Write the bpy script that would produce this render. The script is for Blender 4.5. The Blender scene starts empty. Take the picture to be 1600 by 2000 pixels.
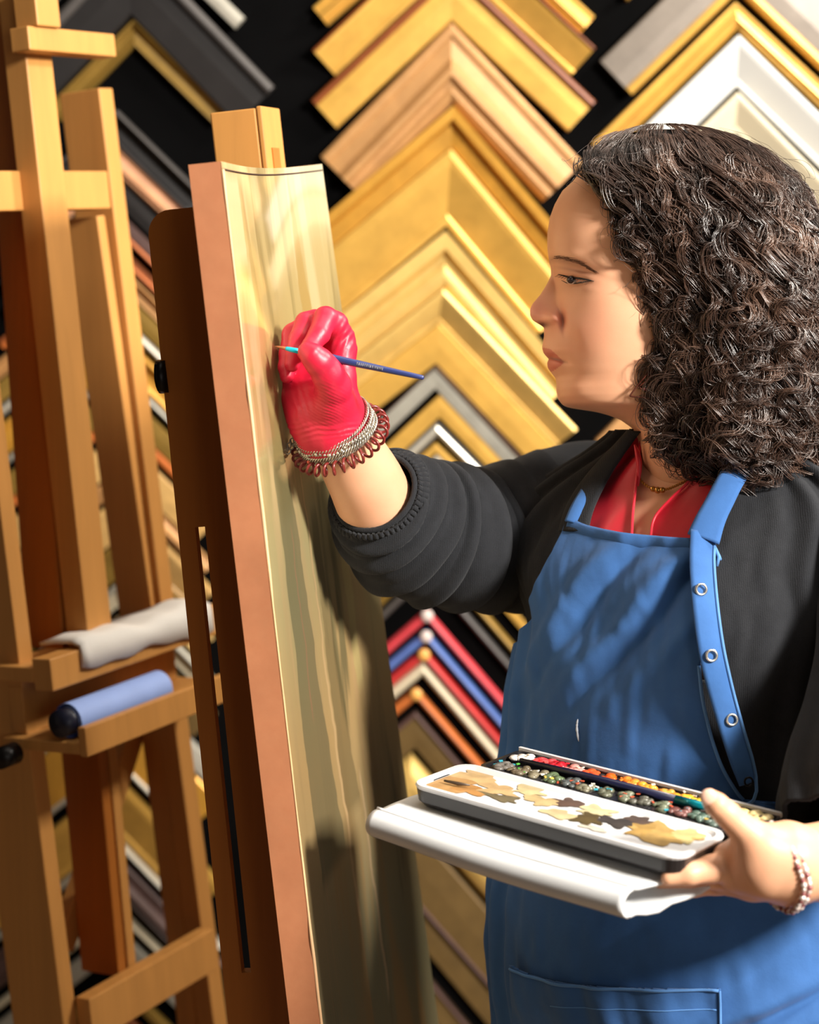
import bpy, bmesh, math, random
import numpy as np
from mathutils import Vector, Matrix, Quaternion

random.seed(7)
rng = np.random.default_rng(7)
SC = bpy.context.scene
COL = SC.collection
PI = math.pi
F = 3600.0                       # focal length in pixels of the 1600 x 2000 frame
PITCH = math.atan(660.0 / F)     # camera looks slightly down
CAM = np.array([0.0, 0.0, 1.58])
RT = np.array([1.0, 0.0, 0.0])
UP = np.array([0.0, math.sin(PITCH), math.cos(PITCH)])
FW = np.array([0.0, math.cos(PITCH), -math.sin(PITCH)])
YW = 2.62                        # the wall of samples stands here


def ray(px, py):
    return (px - 800.0) / F * RT - (py - 1000.0) / F * UP + FW


def P(px, py, d):
    return CAM + d * ray(px, py)


def proj(p):
    v = np.asarray(p, float) - CAM
    d = v @ FW
    return np.array([800 + F * (v @ RT) / d, 1000 - F * (v @ UP) / d, d])


def on_wall(px, py, y=YW):
    r = ray(px, py)
    return CAM + r * (y / r[1])


def on_level(px, py, z):
    r = ray(px, py)
    return CAM + r * ((z - CAM[2]) / r[2])


def lin(c):
    return tuple(((x / 255.0) / 12.92 if x / 255.0 <= 0.04045 else ((x / 255.0 + 0.055) / 1.055) ** 2.4) for x in c)


# ---------------------------------------------------------------- materials
class NT:
    def __init__(s, name):
        s.m = bpy.data.materials.new(name)
        s.m.use_nodes = True
        s.t = s.m.node_tree
        s.b = s.t.nodes['Principled BSDF']

    def n(s, kind, **kw):
        nd = s.t.nodes.new(kind)
        for k, v in kw.items():
            if k in nd.inputs.keys():
                nd.inputs[k].default_value = v
            else:
                setattr(nd, k, v)
        return nd

    def l(s, a, b):
        s.t.links.new(a, b)

    def coord(s, scale=(1, 1, 1), which='Object'):
        tc = s.n('ShaderNodeTexCoord')
        mp = s.n('ShaderNodeMapping')
        mp.inputs['Scale'].default_value = scale
        s.l(tc.outputs[which], mp.inputs['Vector'])
        return mp.outputs['Vector']

    def noise(s, vec, scale, detail=4, rough=0.55, dist=0.0):
        nd = s.n('ShaderNodeTexNoise')
        nd.inputs['Scale'].default_value = scale
        nd.inputs['Detail'].default_value = detail
        nd.inputs['Roughness'].default_value = rough
        nd.inputs['Distortion'].default_value = dist
        s.l(vec, nd.inputs['Vector'])
        return nd.outputs['Fac']

    def ramp(s, fac, stops):
        r = s.n('ShaderNodeValToRGB')
        e = r.color_ramp.elements
        while len(e) < len(stops):
            e.new(0.5)
        for k, (p, c) in enumerate(stops):
            e[k].position = p
            e[k].color = (*c, 1)
        s.l(fac, r.inputs['Fac'])
        return r.outputs['Color']

    def mix(s, fac, a, b, mode='MIX'):
        m = s.n('ShaderNodeMix', data_type='RGBA', blend_type=mode)
        for sock, v in ((m.inputs[0], fac), (m.inputs[6], a), (m.inputs[7], b)):
            if isinstance(v, (int, float)):
                sock.default_value = v
            elif isinstance(v, tuple):
                sock.default_value = (*v, 1) if len(v) == 3 else v
            else:
                s.l(v, sock)
        return m.outputs[2]

    def math(s, op, a, b=0.0, clamp=False):
        m = s.n('ShaderNodeMath', operation=op, use_clamp=clamp)
        for sock, v in ((m.inputs[0], a), (m.inputs[1], b)):
            if isinstance(v, (int, float)):
                sock.default_value = v
            else:
                s.l(v, sock)
        return m.outputs[0]

    def bump(s, h, strength=0.3, dist=0.002):
        b = s.n('ShaderNodeBump')
        b.inputs['Strength'].default_value = strength
        b.inputs['Distance'].default_value = dist
        s.l(h, b.inputs['Height'])
        s.l(b.outputs['Normal'], s.b.inputs['Normal'])

    def set(s, color=None, rough=0.5, metal=0.0, spec=0.5, **kw):
        if color is not None:
            if isinstance(color, tuple):
                s.b.inputs['Base Color'].default_value = (*color, 1)
            else:
                s.l(color, s.b.inputs['Base Color'])
        s.b.inputs['Roughness'].default_value = rough
        s.b.inputs['Metallic'].default_value = metal
        s.b.inputs['Specular IOR Level'].default_value = spec
        for k, v in kw.items():
            s.b.inputs[k.replace('_', ' ')].default_value = v
        return s.m


def plain(name, rgb, rough=0.5, metal=0.0, spec=0.5, var=0.12, scale=30, bump=0.0, **kw):
    n = NT(name)
    c = lin(rgb)
    v = n.coord()
    f = n.noise(v, scale)
    col = n.ramp(f, [(0.3, tuple(x * (1 - var) for x in c)), (0.7, tuple(min(1, x * (1 + var)) for x in c))])
    if bump:
        n.bump(n.noise(v, scale * 6, 6), bump, 0.001)
    return n.set(col, rough, metal, spec, **kw)


def wood(name, rgb, dark=0.72, rough=0.45, axis=2, scale=1.0):
    n = NT(name)
    c = lin(rgb)
    sc = [60 * scale] * 3
    sc[axis] = 2.5 * scale
    v = n.coord(tuple(sc))
    f = n.noise(v, 1.0, 5, 0.6, 0.6)
    f2 = n.noise(n.coord((3, 3, 3)), 1.0, 3)
    col = n.ramp(f, [(0.25, tuple(x * dark for x in c)), (0.7, c)])
    col = n.mix(n.math('MULTIPLY', f2, 0.35), col, tuple(x * 0.65 for x in c))
    n.bump(f, 0.15, 0.0006)
    return n.set(col, rough, 0, 0.4)


def leaf(name, rgb, metal=0.45, rough=0.38, worn=(120, 60, 30), amt=0.25, sc=22):
    """gilded or silvered moulding with rubbed patches and a burnished sheen"""
    n = NT(name)
    c = lin(rgb)
    v = n.coord()
    f = n.noise(v, sc, 5, 0.6)
    g = n.noise(v, sc * 5, 4, 0.7)
    col = n.ramp(f, [(0.2, tuple(x * 0.74 for x in c)), (0.75, tuple(min(1, x * 1.12) for x in c))])
    col = n.mix(n.math('MULTIPLY', g, amt), col, lin(worn))
    n.bump(g, 0.12, 0.0008)
    return n.set(col, rough, metal, 0.5)


# ---------------------------------------------------------------- objects
def tag(o, label=None, cat=None, group=None, kind=None):
    if label: o['label'] = label
    if cat: o['category'] = cat
    if group: o['group'] = group
    if kind: o['kind'] = kind
    return o


def empty(name, loc, label=None, cat=None, group=None):
    o = bpy.data.objects.new(name, None)
    COL.objects.link(o)
    o.empty_display_size = 0.05
    o.location = Vector([float(v) for v in loc])
    bpy.context.view_layer.update()
    tag(o, label, cat, group)
    return o


def mesh_obj(name, verts, faces, mats, parent=None, smooth=True, mi=None):
    """verts in world space; the object's origin is put at the mesh's centre"""
    v = np.asarray(verts, dtype=np.float64).reshape(-1, 3)
    ctr = (v.min(0) + v.max(0)) / 2
    me = bpy.data.meshes.new(name)
    faces = faces if isinstance(faces, list) else np.asarray(faces).tolist()
    me.from_pydata((v - ctr).tolist(), [], faces)
    if not isinstance(mats, (list, tuple)):
        mats = [mats]
    for m in mats:
        me.materials.append(m)
    if mi is not None:
        me.polygons.foreach_set('material_index', np.asarray(mi, dtype=np.int32))
    me.polygons.foreach_set('use_smooth', [smooth] * len(me.polygons))
    me.update()
    o = bpy.data.objects.new(name, me)
    COL.objects.link(o)
    if parent is not None:
        o.parent = parent
        pl = Vector((0, 0, 0))
        q = parent
        while q is not None:
            pl += q.location
            q = q.parent
        o.location = Vector(ctr.tolist()) - pl
    else:
        o.location = Vector(ctr.tolist())
    return o


class MB:
    """collects shapes (world space) into one mesh"""

    def __init__(s):
        s.v, s.f, s.mi, s.cur, s.n = [], [], [], 0, 0

    def add(s, v, f):
        v = np.asarray(v, float).reshape(-1, 3)
        s.v.append(v)
        s.f += [[int(i) + s.n for i in q] for q in f]
        s.mi += [s.cur] * len(f)
        s.n += len(v)
        return s

    def box(s, o, ax, ay, az, x, y, z, bev=0.0):
        """box in the frame (o; ax, ay, az) over the ranges x, y, z, optionally chamfered"""
        o, ax, ay, az = [np.asarray(q, float) for q in (o, ax, ay, az)]
        if bev <= 0:
            vs = [o + ax * i + ay * j + az * k for i in x for j in y for k in z]
            s.add(vs, [(0, 1, 3, 2), (4, 6, 7, 5), (0, 4, 5, 1), (2, 3, 7, 6), (0, 2, 6, 4), (1, 5, 7, 3)])
            return s
        bm = bmesh.new()
        vs = [bm.verts.new(tuple(o + ax * i + ay * j + az * k)) for i in x for j in y for k in z]
        for q in [(0, 1, 3, 2), (4, 6, 7, 5), (0, 4, 5, 1), (2, 3, 7, 6), (0, 2, 6, 4), (1, 5, 7, 3)]:
            bm.faces.new([vs[i] for i in q])
        bmesh.ops.bevel(bm, geom=bm.edges[:], offset=bev, segments=2, profile=0.5, affect='EDGES')
        bm.verts.index_update()
        s.add([tuple(v.co) for v in bm.verts], [[v.index for v in f.verts] for f in bm.faces])
        bm.free()
        return s

    def tube(s, pts, rad, sides=10, closed=False, cap=True, squash=None, upv=(0.13, 0.2, 0.97)):
        v, f = tube(pts, rad, sides, closed, cap, squash, upv)
        return s.add(v, f)

    def ball(s, c, r, n=8, sc=(1, 1, 1)):
        c = np.asarray(c, float)
        vs, fs = [], []
        for i in range(n + 1):
            th = PI * i / n
            for j in range(2 * n):
                ph = PI * j / n
                vs.append(c + r * np.array([math.sin(th) * math.cos(ph) * sc[0], math.sin(th) * math.sin(ph) * sc[1], math.cos(th) * sc[2]]))
        for i in range(n):
            for j in range(2 * n):
                k = (j + 1) % (2 * n)
                fs.append((i * 2 * n + j, (i + 1) * 2 * n + j, (i + 1) * 2 * n + k, i * 2 * n + k))
        return s.add(vs, fs)

    def build(s, name, mats, parent=None, smooth=False):
        return mesh_obj(name, np.concatenate(s.v), s.f, mats, parent, smooth, s.mi)


def frames(pts, closed=False, upv=(0.13, 0.2, 0.97)):
    p = np.asarray(pts, float)
    if closed:
        t = np.roll(p, -1, 0) - np.roll(p, 1, 0)
    else:
        t = np.gradient(p, axis=0)
    t /= np.linalg.norm(t, axis=1)[:, None] + 1e-12
    n = np.zeros_like(t)
    u = np.asarray(upv, float)
    a = np.cross(t[0], u)
    if np.linalg.norm(a) < 1e-3:
        a = np.cross(t[0], [1, 0, 0])
    a /= np.linalg.norm(a)
    n[0] = a
    for i in range(1, len(p)):
        a = n[i - 1] - t[i] * (n[i - 1] @ t[i])
        a /= np.linalg.norm(a) + 1e-12
        n[i] = a
    return p, t, n, np.cross(t, n)


def tube(pts, rad, sides=10, closed=False, cap=True, squash=None, upv=(0.13, 0.2, 0.97)):
    p, t, n, b = frames(pts, closed, upv)
    m = len(p)
    r = np.broadcast_to(np.asarray(rad, float), (m,))
    an = np.arange(sides) * 2 * PI / sides
    s1, s2 = squash or (1, 1)
    v = p[:, None] + r[:, None, None] * (np.cos(an)[None, :, None] * n[:, None] * s1 + np.sin(an)[None, :, None] * b[:, None] * s2)
    f = []
    for i in range(m if closed else m - 1):
        k = (i + 1) % m
        for j in range(sides):
            l = (j + 1) % sides
            f.append((i * sides + j, i * sides + l, k * sides + l, k * sides + j))
    if cap and not closed:
        f.append(tuple(range(sides - 1, -1, -1)))
        f.append(tuple((m - 1) * sides + j for j in range(sides)))
    return v.reshape(-1, 3), f


def spline(pts, n):
    """Catmull-Rom through rows of numbers"""
    p = np.asarray(pts, float)
    q = np.vstack([2 * p[0] - p[1], p, 2 * p[-1] - p[-2]])
    out = []
    m = len(p) - 1
    for k in range(n):
        x = k / (n - 1) * m
        i = min(int(x), m - 1)
        t = x - i
        a, b, c, d = q[i], q[i + 1], q[i + 2], q[i + 3]
        out.append(0.5 * (2 * b + (c - a) * t + (2 * a - 5 * b + 4 * c - d) * t * t + (3 * b - a - 3 * c + d) * t ** 3))
    return np.array(out)


def grid_faces(nr, nc, wrap=False):
    f = []
    for i in range(nr - 1):
        for j in range(nc if wrap else nc - 1):
            k = (j + 1) % nc
            f.append((i * nc + j, i * nc + k, (i + 1) * nc + k, (i + 1) * nc + j))
    return f


def inside(poly, x, y):
    c = np.zeros(np.shape(x), bool)
    n = len(poly)
    for i in range(n):
        x1, y1 = poly[i]
        x2, y2 = poly[(i + 1) % n]
        if y1 == y2:
            continue
        t = ((y1 > y) != (y2 > y)) & (x < (x2 - x1) * (y - y1) / (y2 - y1) + x1)
        c ^= t
    return c


# value noise for folds
_T = rng.random((64, 64, 64)).astype(np.float32)


def vnoise(x, y, z):
    xi, yi, zi = [np.floor(q).astype(int) for q in (x, y, z)]
    fx, fy, fz = x - xi, y - yi, z - zi
    fx, fy, fz = [q * q * (3 - 2 * q) for q in (fx, fy, fz)]
    r = 0
    for a in (0, 1):
        for b in (0, 1):
            for c in (0, 1):
                w = (fx if a else 1 - fx) * (fy if b else 1 - fy) * (fz if c else 1 - fz)
                r = r + w * _T[(xi + a) % 64, (yi + b) % 64, (zi + c) % 64]
    return r - 0.5


# ---------------------------------------------------------------- implicit surfaces
def surface_net(fn, lo, hi, h):
    """naive surface nets of fn < 0 on a grid of step h; returns verts, quads"""
    lo, hi = np.asarray(lo, float), np.asarray(hi, float)
    n = np.ceil((hi - lo) / h).astype(int) + 1
    ax = [lo[i] + h * np.arange(n[i]) for i in range(3)]
    G = np.meshgrid(*ax, indexing='ij')
    D = fn(np.stack(G, -1).reshape(-1, 3)).reshape(n)
    S = D < 0
    c = n - 1
    acc = np.zeros((*c, 3))
    cnt = np.zeros(c)
    cor = [(a, b, d) for a in (0, 1) for b in (0, 1) for d in (0, 1)]

    def sub(A, o):
        return A[o[0]:o[0] + c[0], o[1]:o[1] + c[1], o[2]:o[2] + c[2]]
    for i in range(8):
        for j in range(i + 1, 8):
            a, b = cor[i], cor[j]
            if sum(abs(a[k] - b[k]) for k in range(3)) != 1:
                continue
            da, db = sub(D, a), sub(D, b)
            x = (da < 0) != (db < 0)
            t = np.where(x, da / np.where(x, da - db, 1), 0)
            for k in range(3):
                acc[..., k] += np.where(x, a[k] + t * (b[k] - a[k]), 0)
            cnt += x
    act = cnt > 0
    idx = -np.ones(c, int)
    idx[act] = np.arange(act.sum())
    base = np.stack(np.meshgrid(*[np.arange(q) for q in c], indexing='ij'), -1)
    V = lo + h * (base[act] + acc[act] / cnt[act][:, None])
    Q = []
    for k in range(3):
        u, w = (k + 1) % 3, (k + 2) % 3
        sl0 = [slice(1, c[i]) for i in range(3)]
        sl0[k] = slice(0, c[k])
        sl1 = list(sl0)
        sl1[k] = slice(1, c[k] + 1)
        a, b = S[tuple(sl0)], S[tuple(sl1)]
        ch = np.argwhere(a != b)
        sgn = a[tuple(ch.T)]
        ch = ch + np.array([0 if i == k else 1 for i in range(3)])
        eu, ew = np.eye(3, dtype=int)[u], np.eye(3, dtype=int)[w]
        q = [idx[tuple((ch - o).T)] for o in (0 * eu, eu, eu + ew, ew)]
        q = np.stack(q, 1)
        q = np.where(sgn[:, None], q, q[:, ::-1])
        Q.append(q)
    Q = np.concatenate(Q)
    Q = Q[(Q >= 0).all(1)]
    return V, Q


def smin(a, b, k):
    h = np.clip(0.5 + 0.5 * (b - a) / k, 0, 1)
    return b + (a - b) * h - k * h * (1 - h)


def cone(p, a, b, ra, rb):
    ab = b - a
    L2 = ab @ ab + 1e-12
    t = np.clip(((p - a) @ ab) / L2, 0, 1)
    return np.linalg.norm(p - a - t[:, None] * ab, axis=1) - (ra + (rb - ra) * t)


def chain(p, nodes, k):
    d = None
    for (a, ra), (b, rb) in zip(nodes[:-1], nodes[1:]):
        e = cone(p, a, b, ra, rb)
        d = e if d is None else smin(d, e, k)
    return d


def px(x, y, d, r):
    """a joint: pixel, depth, radius in pixels"""
    return (P(x, y, d), r * d / F)
# ================================================================ the room
M = {}
n = NT('black_wall_cloth')
v = n.coord((1, 1, 1))
n.bump(n.noise(v, 400, 3), 0.3, 0.001)
M['wall'] = n.set(n.ramp(n.noise(v, 5, 4), [(0.3, (.0012, .0012, .0013)), (0.8, (.003, .0028, .003))]), 0.95, 0, 0.04)
M['floor'] = wood('floor_boards', (120, 96, 72), axis=1, rough=0.5)
M['plaster'] = plain('ceiling_plaster', (120, 112, 100), 0.9, var=0.04, scale=3)
M['side'] = plain('side_wall_paint', (78, 68, 58), 0.85, var=0.05, scale=2)


def slab(name, x, y, z, m):
    b = MB().box((0, 0, 0), (1, 0, 0), (0, 1, 0), (0, 0, 1), x, y, z)
    return tag(b.build(name, m), kind='structure')


slab('wall_back', (-2.6, 2.6), (YW, YW + 0.12), (0, 2.9), M['wall'])
slab('wall_left', (-2.72, -2.6), (-3.0, YW + 0.12), (0, 2.9), M['side'])
slab('wall_right', (2.6, 2.72), (-3.0, YW + 0.12), (0, 2.9), M['side'])
slab('wall_front', (-2.6, 2.6), (-3.12, -3.0), (0, 2.9), M['side'])
slab('floor', (-2.72, 2.72), (-3.12, YW + 0.12), (-0.1, 0), M['floor'])
slab('ceiling', (-2.72, 2.72), (-3.12, YW + 0.12), (2.9, 3.0), M['plaster'])

# ================================================================ moulding corner samples
C = {
    'gold': leaf('gold_leaf', (226, 178, 86), 0.35, 0.34, (150, 95, 40), 0.22),
    'goldpale': leaf('pale_gold_leaf', (228, 190, 110), 0.3, 0.4, (180, 140, 70), 0.2),
    'golddeep': leaf('deep_gold_leaf', (214, 158, 62), 0.35, 0.36, (110, 66, 24), 0.3),
    'antique': leaf('antique_gold', (196, 148, 92), 0.2, 0.5, (120, 70, 45), 0.4, 16),
    'bronze': leaf('dull_bronze', (112, 88, 48), 0.2, 0.5, (60, 44, 22), 0.35),
    'olive': leaf('olive_gold', (150, 118, 52), 0.3, 0.45, (80, 60, 22), 0.3),
    'brown': plain('red_brown_stain', (120, 62, 28), 0.4),
    'black': plain('black_lacquer', (34, 32, 32), 0.38, bump=0.05),
    'grey': plain('charcoal_lacquer', (74, 70, 68), 0.42),
    'purple': plain('brown_purple_stain', (84, 62, 58), 0.45),
    'taupe': leaf('taupe_silver', (128, 118, 108), 0.35, 0.35, (80, 72, 64), 0.2),
    'silver': leaf('silver_leaf', (205, 200, 186), 0.35, 0.34, (130, 125, 112), 0.2),
    'steel': leaf('grey_silver', (166, 162, 150), 0.2, 0.4, (110, 105, 92), 0.15),
    'white': plain('white_gesso', (200, 199, 195), 0.4, var=0.05, scale=8),
    'cream': plain('cream_paint', (206, 194, 166), 0.45, var=0.06, scale=8),
    'red': plain('red_lacquer', (188, 48, 46), 0.35),
    'crimson': plain('rose_red_lacquer', (206, 66, 74), 0.35),
    'blue': plain('blue_lacquer', (84, 112, 178), 0.35),
    'orange': plain('orange_stain', (190, 104, 48), 0.4),
    'tan': leaf('tan_washed_wood', (206, 152, 112), 0.05, 0.5, (150, 90, 60), 0.2),
    'woodp': wood('pale_raw_moulding', (206, 164, 100), axis=0),
    'key': plain('corner_wedge_gold', (232, 170, 90), 0.4),
    'keyw': plain('corner_wedge_silver', (214, 196, 190), 0.4),
}
PR = {
    'flat': [(0, .75), (.04, .85), (.5, .9), (.96, .85), (1, .75)],
    'bevel': [(0, .95), (.1, 1), (.2, .95), (.85, .35), (.9, .42), (1, .4)],
    'scoop': [(0, .85), (.08, 1), (.16, .95), (.24, .62), (.45, .42), (.7, .48), (.86, .7), (.92, .72), (1, .55)],
    'ridge': [(0, .5), (.06, .62), (.14, .62), (.2, .5), (.42, .62), (.55, .98), (.64, 1), (.7, .72), (.76, .7), (.84, .82), (.92, .7), (1, .45)],
    'round': [(0, .35), (.1, .65), (.3, .92), (.5, 1), (.7, .92), (.9, .65), (1, .35)],
    'raised': [(0, .3), (.3, .4), (.62, .55), (.72, .9), (.82, 1), (.92, .95), (1, .7)],
    'drop': [(0, 1), (.3, .98), (.36, .8), (.42, .55), (.95, .45), (1, .4)],
}


def chev_mesh(AO, AI, L, R, prof, h, m, parent=None, name='frame_corner_sample', f0=0.0, f1=1.0, lift=0.0):
    """mitred corner of moulding lying on the wall: outer apex, inner apex, outer left and right ends"""
    AO, AI, L, R = [on_wall(*q) for q in (AO, AI, L, R)]
    b = MB()
    base = YW + 0.0
    rings = []
    for E, sg in ((L, 1), (R, -1)):
        d = (E - AO)
        d /= np.linalg.norm(d)
        perp = np.array([d[2], 0, -d[0]]) * sg * -1
        if perp[2] > 0:
            perp = -perp
        w = (AI - AO) @ perp
        ring = []
        for f, hh in prof:
            g = f0 + f * (f1 - f0)
            q = E + perp * w * g
            ring.append((q, hh))
        rings.append(ring)
    mit = [(AO + (AI - AO) * (f0 + f * (f1 - f0)), hh) for f, hh in prof]

    def closed(ring):
        vs = [np.array([q[0], base - lift - hh * h, q[2]]) for q, hh in ring]
        vs = [np.array([ring[0][0][0], base, ring[0][0][2]])] + vs + [np.array([ring[-1][0][0], base, ring[-1][0][2]])]
        return vs
    A, B, D = closed(rings[0]), closed(mit), closed(rings[1])
    k = len(A)
    vs = A + B + D
    fs = []
    for s in (0, k):
        for i in range(k):
            j = (i + 1) % k
            fs.append((s + i, s + j, s + k + j, s + k + i))
    fs.append(tuple(range(k)))
    fs.append(tuple(2 * k + i for i in reversed(range(k))))
    b.add(vs, fs)
    o = b.build(name, m, parent, smooth=False)
    bm = bmesh.new()
    bm.from_mesh(o.data)
    bmesh.ops.recalc_face_normals(bm, faces=bm.faces[:])
    bm.to_mesh(o.data)
    bm.free()
    return o


def chev(label, mat, prof, ax, y0, y1, xl, sl, xr, sr, h=0.022, group='mid', lip=None, edge=None, key=None, axi=None):
    """outer apex (ax, y0), inner apex (axi, y1); arms end at xl / xr with slopes sl / sr"""
    AO, AI = (ax, y0), (ax if axi is None else axi, y1)
    L, R = (xl, y0 + sl * (ax - xl)), (xr, y0 + sr * (xr - ax))
    o = chev_mesh(AO, AI, L, R, PR[prof], h, C[mat])
    tag(o, label, 'frame sample', {'mid': 'frame corner samples in the middle column of the wall',
                                   'right': 'frame corner samples in the right column of the wall',
                                   'left': 'frame corner samples in the left column of the wall'}[group])
    if lip:      # (material, from, to, lift)
        chev_mesh(AO, AI, L, R, PR['round'], h * 0.35, C[lip[0]], o, 'inner_lip', lip[1], lip[2], h * lip[3])
    if edge:
        e = chev_mesh(AO, AI, L, R, PR['round'], h * 0.3, C[edge[0]], o, 'outer_edge', edge[1], edge[2], h * edge[3])
    if key:      # wedge of filler at the tip
        p = on_wall(ax, y0 + (y1 - y0) * 0.5)
        r = 0.3 * abs(y1 - y0) / F * YW + 0.004
        MB().ball((p[0], YW - h * 0.93, p[2]), r, 6, (1, 0.5, 1)).build('corner_wedge', C[key], o, True)
    return o


# --- middle column, from the top down
chev('gold frame corner cut off by the photo top, above all others in the middle column', 'gold', 'ridge', 885, -300, -212, 632, .98, 1148, .93, .024)
chev('narrow ornate gold frame corner second from top of the middle column', 'gold', 'ridge', 885, -222, -160, 612, .87, 1160, .93, .024)
chev('pale gold frame corner with brown outer edge, just above the wide flat gold corner', 'gold', 'bevel', 885, -160, -66, 612, .95, 1160, .93, .022, edge=('brown', 0, .1, .9))
chev('wide flat gold frame corner with a red-brown outer edge, at top of the middle column', 'gold', 'flat', 885, -62, 43, 610, .94, 1160, .95, .022, edge=('brown', 0, .2, .86), axi=881)
chev('worn brownish gold frame corner with two raised ridges, under the wide flat one', 'antique', 'ridge', 881, 45, 206, 628, 1.03, 1136, 1.07, .03)
chev('gold frame corner with a deep stepped hollow, under the worn ridged one', 'golddeep', 'drop', 885, 208, 289, 590, .86, 1130, 1.18, .03, axi=881)
chev('widest smooth gold frame corner, behind the woman\'s forehead and eye', 'gold', 'bevel', 880, 291, 440, 560, .84, 1126, 1.20, .024, axi=872)
chev('two-step gold frame corner with bright raised inner step, beside the woman\'s nose', 'goldpale', 'drop', 870, 450, 561, 560, .80, 1120, 1.16, .026, axi=866, lip=('goldpale', .55, 1, .38))
chev('polished pale gold frame corner whose right arm ends beneath the woman\'s chin', 'goldpale', 'bevel', 866, 563, 629, 560, .79, 1124, 1.05, .026, axi=856)
chev('flat matt gold frame corner just above the grey one', 'gold', 'flat', 856, 631, 709, 560, .78, 1120, 1.05, .016, axi=851)
chev('flat pale grey frame corner at the end of the blue brush', 'steel', 'flat', 851, 711, 757, 600, .95, 1090, 1.08, .02, axi=850, edge=('purple', 0, .1, .82))
chev('flat gold frame corner between the grey one and the slim silver one', 'gold', 'flat', 859, 768, 813, 610, .95, 1090, 1.04, .018, axi=858)
chev('slim silver frame corner with a dark outer edge above the sleeve', 'silver', 'round', 853, 820, 851, 620, .93, 1080, 1.0, .018, edge=('grey', 0, .18, .6))
chev('slim gold frame corner half hidden by the rolled black cuff', 'gold', 'flat', 851, 862, 883, 640, .9, 1060, .98, .016)
chev('small grey silver frame corner directly above the black cuff, lowest of the upper nest', 'silver', 'flat', 853, 886, 909, 660, .9, 1040, .98, .018)
chev('gold frame corner hidden behind the black sleeve, its left foot beside the painting', 'gold', 'flat', 845, 1000, 1025, 650, 1.1, 1082, 1.18, .014)
chev('tan gold frame corner with right arm showing under the black sleeve', 'olive', 'round', 838, 1062, 1086, 660, 1.05, 1075, 1.17, .016)
chev('charcoal frame corner with right arm under the black sleeve, above the red one', 'grey', 'round', 836, 1104, 1127, 690, .95, 1062, 1.16, .016)
chev('rose red frame corner, topmost of the coloured nest behind the apron', 'crimson', 'round', 834, 1186, 1211, 640, .87, 1050, 1.17, .016, key='keyw')
chev('blue frame corner between two red ones in the coloured nest', 'blue', 'round', 832, 1227, 1251, 640, .85, 1050, 1.17, .016, key='keyw')
chev('brick red frame corner with orange tip, between the blue and the cream one', 'red', 'round', 828, 1262, 1287, 640, .84, 1050, 1.17, .016, key='key')
chev('cream white frame corner below the red one in the coloured nest', 'cream', 'round', 825, 1290, 1317, 640, .84, 1050, 1.18, .016)
chev('orange brown frame corner under the cream one', 'orange', 'round', 813, 1339, 1364, 640, .84, 1040, 1.16, .016, key='key')
chev('wide olive bronze frame corner with a dull grey outer edge, under the orange one', 'bronze', 'flat', 811, 1384, 1456, 620, .84, 1030, 1.18, .018, edge=('purple', 0, .16, .8))
chev('pale yellow gold rounded frame corner behind the left tip of the paint box', 'goldpale', 'round', 803, 1468, 1585, 600, .9, 1030, 1.15, .022)
chev('wide dark bronze frame corner below the white pad', 'bronze', 'flat', 803, 1600, 1746, 580, .9, 1040, 1.15, .018, lip=('purple', .93, 1, .8))
chev('dull brown frame corner under the wide dark bronze one, left of the apron hip', 'bronze', 'flat', 806, 1750, 1822, 580, .9, 1050, 1.2, .014)
chev('dark bronze frame corner low beside the apron pocket, last of the middle column', 'bronze', 'flat', 808, 1868, 1975, 580, .9, 1050, 1.2, .018, edge=('purple', 0, .08, .85))

# --- right column
chev('thin gold frame corner cut off by the top edge, beside the taupe one', 'gold', 'round', 1400, -190, -165, 1213, .96, 1600, .95, .02, group='right')
chev('wide taupe lacquered frame corner with slim gold lip, topmost in the right column', 'taupe', 'flat', 1446, -150, -14, 1170, .98, 1730, .96, .024, group='right', axi=1437, lip=('gold', .8, 1, .75))
chev('gold frame corner with a fine groove, above the white one', 'gold', 'ridge', 1434, 4, 60, 1155, .99, 1720, .94, .022, group='right', axi=1437)
chev('wide silvery white frame corner above the woman\'s hair', 'white', 'bevel', 1437, 71, 168, 1150, .98, 1720, .98, .026, group='right')
chev('wide cream frame corner with sharp mitre just over the woman\'s hair', 'cream', 'bevel', 1436, 181, 258, 1150, .98, 1720, 1.02, .024, group='right')
chev('dark green grey frame corner under the cream one, behind the woman\'s curls', 'grey', 'round', 1436, 262, 300, 1160, .98, 1720, 1.02, .018, group='right')
chev('slim gold frame corner whose left foot shows above the woman\'s shoulder', 'antique', 'flat', 1430, 590, 640, 1162, 1.0, 1700, 1.0, .018, group='right')

# --- left column
chev('silver frame corner at the top edge, left of the golden column', 'silver', 'flat', 250, -190, -150, 30, 1.1, 480, .985, .026, group='left')
chev('very wide black frame corner with a ridged outer edge, behind the top of the easels', 'black', 'flat', 260, -118, 34, -10, 1.06, 538, 1.04, .03, group='left', edge=('grey', 0, .2, .9))
chev('pale brass frame corner with a thin raised inner rib, topmost beside the easel mast', 'olive', 'scoop', 265, 38, 92, 96, 1.02, 446, .99, .022, group='left')
chev('black frame corner with blue-black ridge above the pinkish one', 'black', 'scoop', 232, 216, 286, 10, .9, 402, .98, .026, group='left', edge=('grey', 0, .13, .85))
chev('pinkish tan frame corner behind the second easel post', 'tan', 'ridge', 232, 288, 344, 10, .88, 402, .93, .02, group='left')
chev('black frame corner under the pinkish tan one', 'black', 'flat', 232, 350, 398, 6, .88, 400, .98, .02, group='left')
chev('dark brown frame corner with orange lip, left arm ending beside the left mast', 'purple', 'flat', 232, 410, 452, 16, .88, 400, .98, .02, group='left', lip=('orange', .72, 1, .7))
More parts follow.
